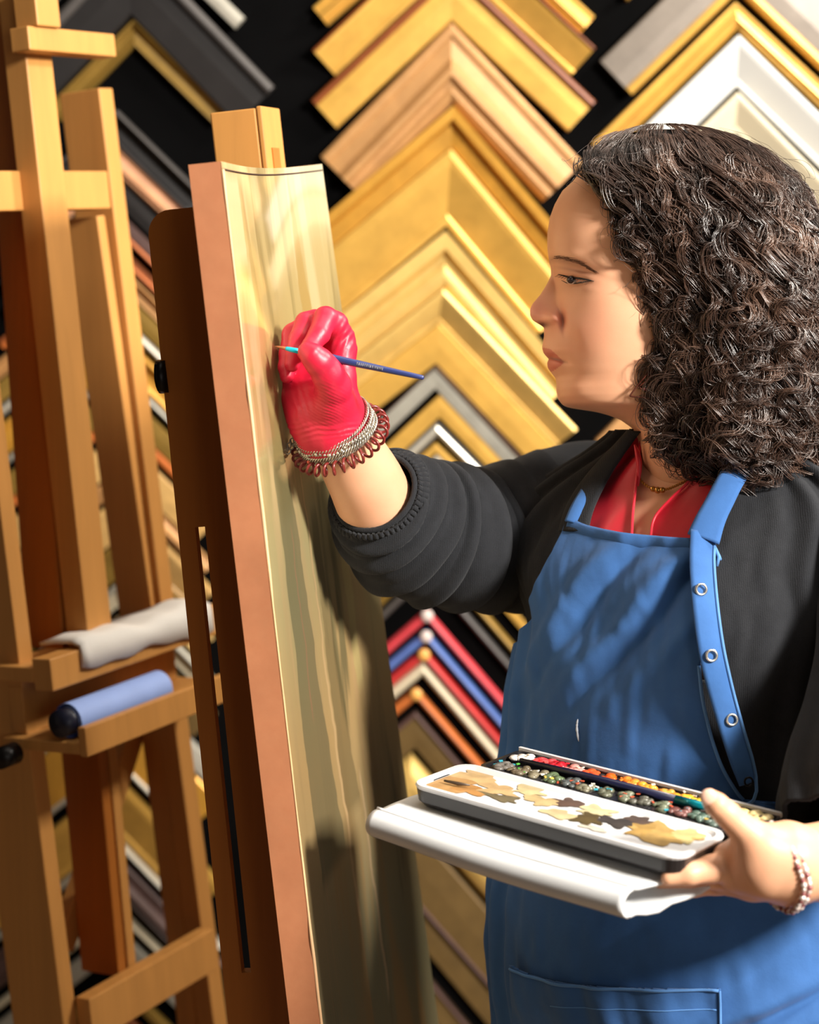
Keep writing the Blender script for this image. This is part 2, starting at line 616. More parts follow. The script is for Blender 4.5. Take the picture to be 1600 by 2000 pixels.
chev('red-brown frame corner between two black gaps behind the left easel', 'brown', 'flat', 232, 474, 500, 0, .82, 402, .98, .018, group='left', lip=('orange', .5, 1, .7))
chev('tan and silver striped frame corner behind the second easel post', 'antique', 'scoop', 232, 512, 552, -20, .82, 404, .98, .02, group='left')
chev('dark gold frame corner above the bright silver one', 'olive', 'flat', 232, 556, 600, -20, .82, 406, .98, .02, group='left')
chev('bright silver frame corner, thin, left of the rounded board', 'silver', 'round', 232, 603, 628, -20, .82, 408, .98, .02, group='left')
chev('wide gold frame corner with brown scoop, behind the second easel post', 'golddeep', 'scoop', 232, 642, 710, -30, .82, 410, .98, .022, group='left')
chev('thin pewter frame corner resting under a wide gold one', 'steel', 'round', 232, 712, 730, -30, .82, 412, .98, .018, group='left')
chev('olive gold flat frame corner above the copper one', 'olive', 'flat', 232, 748, 800, -30, .82, 412, .98, .018, group='left')
chev('copper orange frame corner with black gap below', 'orange', 'flat', 232, 802, 822, -30, .82, 414, .98, .018, group='left')
chev('raw pale wood frame corner, plain and wide, behind both easel posts', 'woodp', 'flat', 232, 842, 912, -30, .82, 416, .98, .018, group='left')
chev('beige striped frame corner under the raw wood one', 'antique', 'ridge', 232, 916, 958, -30, .82, 418, .98, .02, group='left')
chev('honey wood frame corner, wide, above the tray of the left easel', 'woodp', 'bevel', 232, 968, 1050, -30, .83, 420, .98, .02, group='left')
chev('olive gold frame corner with faint stripes just over the pearl one', 'olive', 'scoop', 232, 1054, 1128, -30, .85, 420, 1.0, .02, group='left')
chev('pearl white frame corner with a pointed tip just above the easel tray', 'cream', 'bevel', 232, 1134, 1182, -30, .88, 422, 1.0, .022, group='left', edge=('steel', 0, .3, .8))
chev('dark olive frame corner behind the tray of the left easel', 'bronze', 'flat', 232, 1200, 1290, -40, .84, 424, 1.0, .018, group='left')
chev('silver frame corner behind the blue roll', 'silver', 'flat', 232, 1300, 1350, -40, .82, 428, 1.0, .018, group='left')
chev('rich gold frame corner, wide, visible under the easel tray', 'golddeep', 'flat', 232, 1356, 1484, -60, .80, 432, 1.02, .018, group='left', lip=('silver', .9, 1, .8))
chev('wide yellow gold frame corner between two silver-lipped strips below the tray', 'gold', 'bevel', 232, 1512, 1626, -60, .80, 436, 1.04, .02, group='left')
chev('thin silver frame corner lying below the wide yellow gold one', 'silver', 'round', 232, 1630, 1650, -60, .80, 436, 1.04, .016, group='left')
chev('striped brown purple frame corner behind the lower left easel', 'purple', 'ridge', 232, 1668, 1742, -60, .80, 438, 1.02, .022, group='left')
chev('narrow cream frame corner below the striped brown purple one', 'cream', 'round', 232, 1766, 1784, -60, .80, 438, .98, .016, group='left')
chev('narrow pewter frame corner lowest but two in the left column', 'steel', 'flat', 232, 1806, 1850, -60, .80, 440, .98, .018, group='left')
chev('bronze frame corner near the bottom left, seen under the easel crossbar', 'olive', 'flat', 232, 1900, 1925, -60, .80, 440, .98, .018, group='left')
chev('brown frame corner at the very bottom left behind the leg of the easel', 'brown', 'flat', 232, 1960, 2010, -60, .80, 440, .98, .018, group='left')
# ================================================================ easels
M['beech'] = wood('oiled_beech', (206, 146, 78), dark=0.8, rough=0.42)
M['beechd'] = wood('oiled_beech_brown', (178, 106, 40), dark=0.8, rough=0.42)
M['iron'] = plain('black_iron', (22, 20, 20), 0.4, 0.6)


class Frame:
    """local axes: X along the easel's width, Y away from its face, Z up its lean"""

    def __init__(s, px, py, d, ang, lean):
        a, l = math.radians(ang), math.radians(lean)
        s.o = P(px, py, d)
        s.X = np.array([math.sin(a), math.cos(a), 0.0])
        n0 = np.cross(s.X, [0, 0, 1.0])
        s.N = n0 * math.cos(l) + np.array([0, 0, 1.0]) * math.sin(l)
        s.Y = -s.N
        s.Z = np.array([0, 0, 1.0]) * math.cos(l) - n0 * math.sin(l)

    def hit(s, px, py, y=0.0):
        r = ray(px, py)
        o = s.o + s.Y * y
        t = ((o - CAM) @ s.N) / (r @ s.N)
        q = CAM + r * t - o
        return np.array([q @ s.X, q @ s.Z])

    def side(s, px, py, x):
        """hit of the plane at local x; returns local (y, z)"""
        r = ray(px, py)
        o = s.o + s.X * x
        t = ((o - CAM) @ s.X) / (r @ s.X)
        q = CAM + r * t - o
        return np.array([q @ s.Y, q @ s.Z])

    def at(s, x, y, z):
        return s.o + s.X * x + s.Y * y + s.Z * z

    def zfloor(s, x=0, y=0):
        """local z where the lean line meets the floor"""
        q = s.at(x, y, 0)
        return -q[2] / s.Z[2]

    def box(s, mb, x, y, z, bev=0.0015):
        return mb.box(s.o, s.X, s.Y, s.Z, x, y, z, bev)

    def bar(s, mb, a, b, y, w, bev=0.0015):
        """bar in the plane between local (x, z) a and b, w wide, y = (near, far)"""
        a, b = np.array(a, float), np.array(b, float)
        d = b - a
        L = np.linalg.norm(d)
        d /= L
        ax = s.X * d[0] + s.Z * d[1]
        az = -s.X * d[1] + s.Z * d[0]
        return mb.box(s.at(a[0], 0, a[1]), ax, s.Y, az, (0, L), y, (-w / 2, w / 2), bev)


# ---------------- left easel (H frame)
E = Frame(150, 1000, 2.0, 31, 5.4)
base = E.at(0.1, 0.02, E.zfloor())
base[2] = 0
le = empty('studio_easel', base, 'blurred beech H-frame easel at the left with a tray, white cloth and blue roll', 'easel')


def lpost(p0, p1, wx, ty, y0=0.0, name='upright', mat='beech', edge='r', floor=False, top=None):
    """post whose front face's right edge runs through the pixels p0 (top) and p1 (bottom)"""
    a, b = E.hit(*p0, y0), E.hit(*p1, y0)
    if floor:
        zf = E.zfloor() + 0.002
        b = a + (b - a) * (zf - a[1]) / (b[1] - a[1])
    mb = MB()
    d = (b - a)
    L = np.linalg.norm(d)
    d /= L
    ax = E.X * d[0] + E.Z * d[1]
    az = E.X * d[1] - E.Z * d[0]      # to the left
    if az @ E.X > 0:
        az = -az
    mb.box(E.at(a[0], 0, a[1]), ax, E.Y, az, (0, L), (y0, y0 + ty), (0, wx), 0.0015)
    return mb.build(name, M[mat], le)


lpost((84, -60), (222, 1252), .040, .030, -.03, 'mast')
lpost((60, -60), (150, 1262), .022, .052, .004, 'mast', 'beechd')
lpost((220, 172), (346, 1222), .024, .058, .012, 'upright')
lpost((205, 420), (318, 1235), .014, .050, .02, 'upright', 'beech')
lpost((-42, 400), (150, 1982), .022, .075, 0.0, 'leg', 'beech', floor=True)
lpost((-66, 400), (78, 1640), .030, .040, .05, 'leg', 'beechd', floor=True)
lpost((366, 1388), (444, 1988), .026, .026, 0.0, 'leg', floor=True)
lpost((352, 1388), (424, 1988), .040, .030, .026, 'leg', 'beech', floor=True)
lpost((206, 1438), (248, 1900), .014, .055, .0, 'centre_rail', 'beechd')
lpost((226, 1438), (268, 1896), .014, .012, .0, 'centre_rail')
# crossbars
a, b = E.hit(0, 373, -.004), E.hit(214, 373, -.004)
MBx = MB()
E.bar(MBx, (a[0] - .12, a[1]), (b[0], a[1]), (-.004, .02), .041)
MBx.build('crossbar', M['beech'], le)
a, b = E.hit(148, 1990, 0.), E.hit(392, 1866, 0.)
MBx = MB()
E.bar(MBx, (a[0], a[1] - .0), (b[0], a[1] + .0), (-.022, -.002), .05)
MBx.build('crossbar', M['beech'], le)
# braces
for p, q in (((272, 1420), (222, 1580)), ((192, 1690), (128, 1850))):
    MBx = MB()
    E.bar(MBx, E.hit(*p, .06), E.hit(*q, .06), (.06, .08), .03)
    MBx.build('brace', M['beech'], le)
# top clamp
a = E.hit(62, 76, -.05)
MBx = MB()
E.box(MBx, (a[0] - .01, a[0] + .125), (-.055, -.03), (a[1] - .012, a[1] + .012))
E.box(MBx, (a[0] + .0, a[0] + .035), (-.06, -.03), (a[1] + .012, a[1] + .05))
MBx.build('canvas_clamp', M['beech'], le)
# upper support and the tray below it
a, b = E.hit(64, 1312, -.03), E.hit(372, 1240, -.03)
MBx = MB()
E.box(MBx, (a[0], b[0] + .03), (-.055, -.03), (a[1] - .02, a[1] + .014))
E.box(MBx, (a[0] + .0, b[0] + .03), (-.03, .03), (a[1] - .012, a[1] + .004))
MBx.build('canvas_rest', M['beech'], le)
zt = a[1]
a, b = E.hit(72, 1420, -.03), E.hit(376, 1330, -.03)
MBx = MB()
E.box(MBx, (a[0], b[0] + .02), (-.085, .02), (a[1] - .026, a[1] - .014))
E.box(MBx, (a[0], b[0] + .02), (-.095, -.085), (a[1] - .028, a[1] + .003))
E.box(MBx, (a[0] + .015, b[0] + .01), (.0, .02), (a[1] - .014, zt - .02))
MBx.build('tray', M['beech'], le)
zb = a[1]
# knob
k = P(14, 1476, 1.90)
MBx = MB()
MBx.tube([k - E.X * .012, k + E.X * .012], .0115, 18)
MBx.build('clamp_knob', M['iron'], le, True)

# white cloth on the rest
M['paperblue'] = plain('pale_blue_paper', (150, 176, 236), 0.6, var=0.05)
M['cloth'] = plain('white_cotton', (222, 218, 212), 0.85, var=0.04, scale=12, bump=0.2)
xa, xb = E.hit(150, 1290, -.05)[0], E.hit(372, 1230, -.05)[0]
vs = []
NX = 24
for i in range(NX):
    t = i / (NX - 1)
    x = xa + (xb + .03 - xa) * t
    wob = .003 * math.sin(9 * t) + .002 * math.sin(23 * t)
    for (y, z) in ((.0, .005), (-.02, .008 + wob), (-.045, .009 + wob), (-.058, .006 + wob), (-.060, -.004), (-.0605, -.018 - wob - .008 * t)):
        vs.append(E.at(x, y + wob * .3, zt + .0135 + z * 1.0 + (0.0 if y < -.05 else .001)))
o = mesh_obj('folded_cloth', vs, grid_faces(NX, 6), M['cloth'])
o.modifiers.new('thick', 'SOLIDIFY').thickness = 0.004
tag(o, 'long white cloth folded over the canvas rest of the left easel', 'cloth')
# blue roll in the tray
ra, rb = E.hit(132, 1398, -.06)[0], E.hit(312, 1345, -.06)[0]
rr = .0185
MBx = MB()
MBx.tube([E.at(ra, -.06, zb - .014 + rr), E.at(rb, -.06, zb - .014 + rr)], rr, 28, cap=False)
MBx.tube([E.at(ra - .0005, -.06, zb - .014 + rr), E.at(rb, -.06, zb - .014 + rr)], rr * .8, 28, cap=False)
o = MBx.build('paper_roll', M['paperblue'], None, True)
tag(o, 'pale blue paper roll lying in the tray of the left easel', 'roll')
MBx = MB()
MBx.tube([E.at(ra - .014, -.06, zb - .014 + rr), E.at(ra + .02, -.06, zb - .014 + rr)], rr * .78, 24)
MBx.build('end_cap', plain('navy_plastic', (18, 22, 44), 0.4), o, True)

# ---------------- main easel and the painting
G = Frame(432, 315, 1.40, 8.8, 5.8)
TH = .026
base = G.at(.15, .05, G.zfloor())
base[2] = 0
me_ = empty('painting_easel', base, 'brown wooden easel with slotted upright holding the painting', 'easel')
# slotted upright: outline in local (y, z) at x = X0, extruded along x
X0, TW = 0.075, 0.010
pL0, pR0 = G.side(286, 430, X0), G.side(400, 402, X0)
pLb = G.side(444, 1985, X0)
yn = TH + .002
zf = G.zfloor(X0) + .012


def yl(z):
    t = (z - pL0[1]) / (pLb[1] - pL0[1])
    return pL0[0] + (pLb[0] - pL0[0]) * t


s0, s1 = G.side(381, 1030, X0), G.side(472, 1900, X0)
print('slotted upright y', pL0, pLb, 'slot', s0, s1, 'board near y', yn)
top = pR0[1]
out = [(yn, top)]
rc = .02
for k in range(9):
    a = PI / 2 * k / 8
    out.append((yl(top) - rc + rc * math.sin(a), top - rc + rc * math.cos(a)))
# the outline is cut in strips so the slot can stay open
rows = [top - rc, s0[1], s1[1], zf]
bm = bmesh.new()


def ext(poly):
    a = [bm.verts.new(tuple(G.at(X0, y, z))) for y, z in poly]
    b = [bm.verts.new(tuple(G.at(X0 + TW, y, z))) for y, z in poly]
    k = len(poly)
    bm.faces.new(a)
    bm.faces.new(b[::-1])
    for i in range(k):
        j = (i + 1) % k
        bm.faces.new((a[i], b[i], b[j], a[j]))


ext(out + [(yl(rows[1]), rows[1]), (yn, rows[1])])
sw = .0085


def ys(z):
    t = (z - s0[1]) / (s1[1] - s0[1])
    return s0[0] + (s1[0] - s0[0]) * t


ext([(ys(rows[1]), rows[1]), (yl(rows[1]), rows[1]), (yl(rows[2]), rows[2]), (ys(rows[2]), rows[2])])
ext([(yn, rows[1]), (ys(rows[1]) - sw, rows[1]), (ys(rows[2]) - sw, rows[2]), (yn, rows[2])])
ext([(yn, rows[2]), (yl(rows[2]), rows[2]), (yl(zf), zf), (yn, zf)])
bmesh.ops.recalc_face_normals(bm, faces=bm.faces[:])
mm = MB()
bm.verts.index_update()
mm.add([tuple(q.co) for q in bm.verts], [[q.index for q in f.verts] for f in bm.faces])
bm.free()
mm.build('slotted_upright', M['beechd'], me_)
# rear mast whose head shows above the painting
yA = TH + .004
XB, XB2 = G.hit(521, 300, yA)[0], G.hit(554, 300, yA)[0]
yB = G.side(419, 300, XB)[0]
kt = G.side(470, 214, XB)
print('mast head', XB, XB2, yA, yB, kt)
mm = MB()
G.box(mm, (XB, XB2), (yA + .006, yB), (G.zfloor(XB) + .03, kt[1]))
G.box(mm, (XB, XB2 + .004), (yA, yA + .0055), (G.zfloor(XB) + .03, kt[1] + .0015))
mm.build('mast', M['beech'], me_)
mm = MB()
xm = (XB + XB2) / 2
G.box(mm, (xm - .014, xm + .014), (yA - .0012, yA + .0004), (kt[1] - .062, kt[1] - .036), 0)
mm.build('peg_hole', M['beechd'], me_)
mm = MB()
zl = G.hit(600, 3300)[1]
G.box(mm, (-.02, .42), (-.03, TH + .02), (zl - .045, zl - .02))
mm.build('canvas_ledge', M['beechd'], me_)
mm = MB()
G.box(mm, (0.02, .40), (TH + .004, TH + .05), (G.zfloor(.2) + .04, G.zfloor(.2) + .10))
mm.build('foot_bar', M['beechd'], me_)
# round black bolt head beside the upright
q = G.side(309, 735, X0 + .01)
mm = MB()
mm.tube([G.at(X0 + .004, yl(q[1]) - .004, q[1]), G.at(X0 + .004, yl(q[1]) + .004, q[1])], .014, 18)
mm.build('bolt', M['iron'], me_, True)

# the painting: a slightly cupped panel
WP = .385
zb_ = zl - .02
NU, NV = 40, 60
cup = lambda x, z=0.0: .010 * math.sin(PI * min(max(x / WP, 0), 1)) + .030 * (x / WP) * z     # cupped and a little twisted
topz = lambda x: -.0035 * math.sin(PI * min(max(x / WP, 0), 1))
n = NT('painted_panel')
vec = n.coord((1, 1, 1))
sep = n.n('ShaderNodeSeparateXYZ')
n.l(vec, sep.inputs[0])
X_, Z_ = sep.outputs['X'], sep.outputs['Z']
w1 = n.noise(n.coord((15, 1, 1.7)), 1.0, 4, .5, .9)
w2 = n.noise(n.coord((70, 1, 3.0)), 1.0, 4, .6, .4)
w3 = n.noise(n.coord((9, 1, 2.2)), 1.0, 3, .5, .5)
# height 0..1 from the bottom of the panel to the top, bent by the brushwork
hz = n.math('ADD', n.math('MULTIPLY', Z_, 1.15), .5)
hz = n.math('ADD', hz, n.math('MULTIPLY', n.math('SUBTRACT', w3, .5), .30))
basec = n.ramp(hz, [(0.12, lin((150, 142, 108))), (0.42, lin((192, 158, 106))), (0.58, lin((176, 162, 116))), (0.70, lin((168, 152, 104))), (0.78, lin((172, 150, 98))), (0.92, lin((180, 158, 106))), (1.0, lin((176, 162, 122)))])
lt = n.ramp(w1, [(0.54, (0, 0, 0)), (0.60, (1, 1, 1))])
dk = n.ramp(w1, [(0.38, (1, 1, 1)), (0.45, (0, 0, 0))])
st = n.ramp(w2, [(0.60, (0, 0, 0)), (0.68, (1, 1, 1))])
c1 = n.mix(n.math('MULTIPLY', lt, .75), basec, n.ramp(hz, [(0.3, lin((176, 142, 92))), (0.9, lin((200, 182, 138)))]))
c2 = n.mix(n.math('MULTIPLY', dk, .78), c1, n.ramp(hz, [(0.3, lin((92, 90, 66))), (0.7, lin((132, 120, 78))), (0.95, lin((146, 124, 74)))]))
c3 = n.mix(n.math('MULTIPLY', st, .45), c2, n.ramp(hz, [(0.3, lin((206, 160, 116))), (0.9, lin((200, 184, 134)))]))
warp = n.math('MULTIPLY', n.math('SUBTRACT', n.noise(n.coord((3, 3, 14)), 1.0, 3), .5), .03)


def stroke(base, x, slope, w0, dw, z1, z2, rgb, a=.8):
    """long painted stroke: x at its top z1, widening by dw down to z2 (panel axes, metres)"""
    down = n.math('SUBTRACT', z1 + .42, Z_)
    cx = n.math('ADD', n.math('MULTIPLY', down, slope), x - WP / 2)
    dd_ = n.math('ABSOLUTE', n.math('SUBTRACT', n.math('ADD', X_, warp), cx))
    w_ = n.math('ADD', n.math('MULTIPLY', down, dw), w0)
    m = n.math('MULTIPLY', n.math('SUBTRACT', w_, dd_), 260.0, True)
    m = n.math('MULTIPLY', m, n.math('MULTIPLY', down, 90.0, True), True)
    m = n.math('MULTIPLY', m, n.math('MULTIPLY', n.math('SUBTRACT', (z1 - z2), down), 60.0, True), True)
    return n.mix(n.math('MULTIPLY', m, a), base, lin(rgb))


c3 = stroke(c3, .035, .02, .034, 0, -.006, -.088, (216, 200, 158), .85)
c3 = stroke(c3, .078, .10, .004, .09, -.012, -.30, (150, 134, 84), .8)
c3 = stroke(c3, .055, .0, .055, 0, -.080, -.094, (150, 134, 84), .75)
c3 = stroke(c3, .128, .03, .0016, .004, -.05, -.22, (120, 96, 58), .7)
c3 = stroke(c3, .262, .06, .003, .12, -.004, -.21, (168, 136, 74), .75)
c3 = stroke(c3, .10, .05, .030, .06, -.24, -.62, (92, 92, 68), .6)
c3 = stroke(c3, .20, .04, .012, .05, -.30, -.60, (104, 90, 58), .55)
c3 = stroke(c3, .175, .03, .004, .004, -.26, -.70, (226, 188, 138), .6)
c3 = stroke(c3, .29, -.03, .014, -.01, -.30, -.50, (206, 186, 124), .6)
c3 = stroke(c3, .245, .02, .004, .006, -.56, -.80, (226, 190, 146), .7)
c3 = stroke(c3, .11, .03, .003, .004, -.30, -.48, (190, 120, 96), .5)
n.bump(w2, .08, .0004)
M['paint'] = n.set(c3, .32, 0, .4)
n.b.inputs['Coat Weight'].default_value = 1.0
n.b.inputs['Coat IOR'].default_value = 2.3
n.b.inputs['Coat Roughness'].default_value = .07
M['pedge'] = leaf('painted_panel_edge', (204, 138, 98), 0, .5, (180, 96, 60), .35, 14)
vs, fs, mi = [], [], []
for j in range(NV):
    for i in range(NU):
        x = WP * i / (NU - 1)
        z = zb_ + (topz(x) - zb_) * j / (NV - 1)
        vs.append(G.at(x, cup(x, z), z))
fs = [f[::-1] if False else f for f in grid_faces(NV, NU)]
pr = empty('painting', G.at(WP / 2, TH / 2, zb_), 'tall varnished painted panel on the easel, seen almost edge-on under the gloved hand', 'painting')


def painting_part(name, vs, fs, m, origin):
    """mesh kept in the panel's own axes so that its texture follows the panel"""
    me = bpy.data.meshes.new(name)
    R = np.array([G.X, G.Y, G.Z])
    loc = (np.asarray(vs) - origin) @ R.T
    me.from_pydata(loc.tolist(), [], [list(map(int, f)) for f in fs])
    me.materials.append(m)
    me.polygons.foreach_set('use_smooth', [True] * len(me.polygons))
    o = bpy.data.objects.new(name, me)
    COL.objects.link(o)
    o.parent = pr
    mw = Matrix([[G.X[i], G.Y[i], G.Z[i], origin[i]] for i in range(3)] + [[0, 0, 0, 1]])
    o.matrix_parent_inverse = Matrix.Translation(-pr.location)
    o.matrix_basis = mw
    return o


pf = painting_part('painted_face', vs, fs, M['paint'], G.at(WP / 2, 0, -.42))
# the board behind the painted face
vs = []
NB = 24
for yy in (0.0006, TH):
    for j in (0, 1):
        for i in range(NB):
            x = WP * i / (NB - 1)
            z = (zb_, topz(x) + .0)[j]
            vs.append(G.at(x, cup(x, z) + yy, z))
b = MB()
fs = []
for i in range(NB - 1):
    for r0, r1 in ((0, 1), (2, 3), (0, 2), (1, 3)):
        fs.append((r0 * NB + i, r0 * NB + i + 1, r1 * NB + i + 1, r1 * NB + i))
for i in (0, NB - 1):
    fs.append((i, NB + i, 3 * NB + i, 2 * NB + i))
b.add(vs, fs)
o = b.build('board', M['pedge'], pr)
bm = bmesh.new(); bm.from_mesh(o.data); bmesh.ops.recalc_face_normals(bm, faces=bm.faces[:]); bm.to_mesh(o.data); bm.free()
# dark line along the top of the painted face, pale rubbed edge along its near side
b = MB()
b.tube([G.at(x, cup(x) - .0006, topz(x) - .0058) for x in np.linspace(.004, WP - .004, 30)], .0007, 6)
b.build('top_line', plain('top_line_brown', (60, 36, 22), .7), pr, True)
b = MB()
pts, rad = [], []
for z in np.linspace(-.006, zb_, 160):
    pts.append(G.at(.001 + .0012 * float(vnoise(np.array([z * 40]), np.array([1.]), np.array([2.]))[0]), -.0003, z))
    rad.append(.0006 + .0022 * max(0, float(vnoise(np.array([z * 22]), np.array([7.]), np.array([4.]))[0])))
b.tube(pts, rad, 6)
b.build('rubbed_edge', plain('rubbed_gesso', (232, 186, 140), .5), pr, True)
# ================================================================ the woman
# materials
def skin_mat(name, rgb, sub=.10):
    n = NT(name)
    c = lin(rgb)
    v = n.coord()
    f = n.noise(v, 35, 4)
    col = n.ramp(f, [(.3, tuple(x * q for x, q in zip(c, (.96, .90, .88)))), (.7, c)])
    at = n.n('ShaderNodeAttribute')
    at.attribute_name = 'tint'
    col = n.mix(at.outputs['Alpha'], col, at.outputs['Color'])
    n.bump(n.noise(v, 900, 3), .10, .0004)
    n.set(col, .46, 0, .42)
    n.b.inputs['Subsurface Weight'].default_value = sub
    n.b.inputs['Subsurface Radius'].default_value = (.9, .35, .2)
    n.b.inputs['Subsurface Scale'].default_value = .006
    return n.m


def knit(name, rgb, sc=1100, st=.5):
    n = NT(name)
    c = lin(rgb)
    v = n.coord()
    f = n.noise(v, 60, 5, .7)
    g = n.noise(v, sc, 3, .7)
    col = n.ramp(f, [(.3, tuple(x * .75 for x in c)), (.7, tuple(x * 1.25 for x in c))])
    col = n.mix(n.math('MULTIPLY', g, .6), col, tuple(x * 2.0 for x in c))
    wv = n.n('ShaderNodeTexWave', wave_type='BANDS', bands_direction='X')
    wv.inputs['Scale'].default_value = 190
    wv.inputs['Distortion'].default_value = 3
    n.l(v, wv.inputs['Vector'])
    n.bump(n.math('ADD', g, n.math('MULTIPLY', wv.outputs['Fac'], .22)), st, .0012)
    n.set(col, .95, 0, .12)
    n.b.inputs['Sheen Weight'].default_value = .06
    return n.m


def cloth_m(name, rgb, rough=.8, var=.12, st=.25, spec=.2, sheen=.1):
    n = NT(name)
    c = lin(rgb)
    v = n.coord()
    f = n.noise(v, 18, 5, .65)
    g = n.noise(v, 1500, 2, .6)
    col = n.ramp(f, [(.3, tuple(x * (1 - var) for x in c)), (.7, tuple(min(1, x * (1 + var)) for x in c))])
    h = n.math('ADD', n.math('MULTIPLY', n.noise(v, 55, 4), 1.5), n.math('MULTIPLY', g, .25))
    n.bump(h, st, .0015)
    n.set(col, rough, 0, spec)
    n.b.inputs['Sheen Weight'].default_value = sheen
    return n.m


M['skin'] = skin_mat('skin', (229, 175, 139))
M['knit'] = knit('black_knit', (34, 35, 38))
M['denim'] = cloth_m('blue_cotton', (56, 97, 154), .85)
M['denimd'] = cloth_m('blue_cotton_edge', (86, 132, 190), .8)
M['redsilk'] = cloth_m('red_satin', (206, 20, 46), .42, .06, .12, .5)
M['trouser'] = cloth_m('dark_trousers', (34, 36, 44))
M['shoe'] = plain('black_leather', (26, 24, 24), .4)
M['steelring'] = plain('polished_steel', (206, 204, 198), .22, .9)
M['goldchain'] = plain('antique_gold_chain', (176, 128, 60), .3, .85)

HD = 1.62
S = HD / F                      # metres per pixel on the head's midplane
NEAR = -FW


def HP(u, v, w):
    """head point: pixel u, v on the midplane, w pixels towards the camera"""
    u, v, w = [np.asarray(q, float) for q in (u, v, w)]
    return (CAM + HD * FW)[None] + ((u - 800) * S)[..., None] * RT - ((v - 1000) * S)[..., None] * UP + (w * S)[..., None] * NEAR


pw = empty('person', (0.22, 1.60, 0), 'woman with dark curly hair in blue apron and black cardigan, painting with her gloved hand', 'person')

# ---- head and neck loft
V0 = [270, 276, 285, 300, 330, 357, 372, 399, 425, 456, 486, 512, 524, 538, 554, 575, 594, 605, 616, 626, 632, 640, 656, 678, 689, 697, 700, 703, 708, 718, 729, 738, 750, 762, 777, 786, 791.5, 795, 797, 799, 802, 809, 819, 835, 860, 900, 950, 1010, 1080]
X0 = [1290, 1238, 1208, 1174, 1138, 1117, 1099, 1083.6, 1074, 1069.5, 1069.5, 1073.5, 1076, 1076.5, 1069, 1056, 1040, 1035, 1035.5, 1041, 1051, 1063, 1063, 1059, 1062, 1069, 1073, 1071.5, 1069, 1070.5, 1079, 1086, 1087.5, 1087, 1090, 1096, 1101.5, 1111, 1124, 1138, 1160, 1187, 1213, 1236, 1246, 1250, 1272, 1300, 1320]
B0 = [(262, 1290), (285, 1208), (300, 1174), (330, 1138), (357, 1117), (372, 1099), (399, 1083.6), (425, 1074), (456, 1069.5), (486, 1069.5), (512, 1074), (538, 1082), (575, 1086), (605, 1085), (626, 1080), (640, 1074), (656, 1072), (678, 1074), (700, 1079), (720, 1083), (738, 1088), (762, 1088), (777, 1091), (786, 1096), (791.5, 1101.5), (795, 1111), (797, 1124), (799, 1138), (802, 1160), (809, 1187), (819, 1213), (835, 1236), (860, 1246), (900, 1250), (950, 1272), (1010, 1300), (1080, 1320)]
W0 = [(262, 4), (276, 52), (300, 92), (330, 120), (357, 136), (400, 152), (456, 164), (512, 168), (575, 166), (640, 158), (700, 145), (738, 137), (762, 131), (786, 125), (797, 122), (805, 121), (819, 121), (835, 121), (900, 114), (950, 96), (1010, 70), (1080, 40)]
K0 = [(262, 1310), (285, 1420), (330, 1500), (400, 1550), (500, 1560), (600, 1540), (700, 1490), (790, 1470), (835, 1466), (950, 1450), (1080, 1420)]


def tab(t, v):
    t = np.array(t)
    return np.interp(v, t[:, 0], t[:, 1])


rows = np.arange(270, 1080, 1.7)
NC = 150
tt = np.concatenate([np.linspace(0, 1, NC // 2) ** 1.7 * .5, .5 + .5 * np.linspace(0, 1, NC // 2 + 1)[1:]])
xf, bf, ww, kk = np.interp(rows, V0, X0), tab(B0, rows), tab(W0, rows), tab(K0, rows)
ker = np.exp(-np.linspace(-2, 2, 7) ** 2)
ker /= ker.sum()


def smooth(a, k=ker):
    r = len(k) // 2
    return np.convolve(np.pad(a, r, mode='edge'), k, 'valid')


KB = np.exp(-.5 * (np.arange(-24, 25) / 8.0) ** 2)
KB /= KB.sum()
xf, bf, ww, kk = smooth(xf), np.where((rows > 785) & (rows < 830), smooth(bf), smooth(bf, KB)), np.where(rows < 300, ww, smooth(ww, KB)), smooth(kk, KB)
prot0 = 0
nose_w = np.interp(rows, [500, 538, 575, 600, 618, 632, 642, 656, 678, 700, 716, 735], [9, 10, 13, 20, 27, 29, 24, 34, 48, 54, 50, 44])
nose_w = smooth(nose_w)
s_ = np.clip((rows - 715) / 50, 0, 1)
s_ = s_ * s_ * (3 - 2 * s_)
bf = np.maximum(bf, xf) * (1 - s_) + xf * s_
prot = bf - xf
exp_ = smooth(np.interp(rows, [300, 420, 560, 660, 720, 780, 830], [.95, .84, .82, .86, .95, 1.0, 1.0]), KB)
Hu, Hw, Hv = [], [], []
for i, v in enumerate(rows):
    front, back = bf[i], kk[i]
    mid = front + (back - front) * (.46 if v < 800 else .5)
    # squarer in front (cheeks and brow), rounder behind
    th = tt * PI
    cx_, sy_ = np.cos(th), np.sin(th)
    e = exp_[i]
    u = mid - np.where(cx_ > 0, (mid - front) * np.abs(cx_) ** e, -(back - mid) * np.abs(cx_) ** .95)
    w = ww[i] * np.abs(sy_) ** .92
    u = u - prot[i] * np.exp(-(w / nose_w[i]) ** 2.2)
    Hu.append(u); Hw.append(w); Hv.append(np.full_like(u, v))
Hu, Hw, Hv = np.array(Hu), np.array(Hw), np.array(Hv)


def gau(u0, v0, su, sv, rot=0.0):
    c, s = math.cos(rot), math.sin(rot)
    du, dv = Hu - u0, Hv - v0
    return np.exp(-.5 * (((du * c + dv * s) / su) ** 2 + ((-du * s + dv * c) / sv) ** 2))


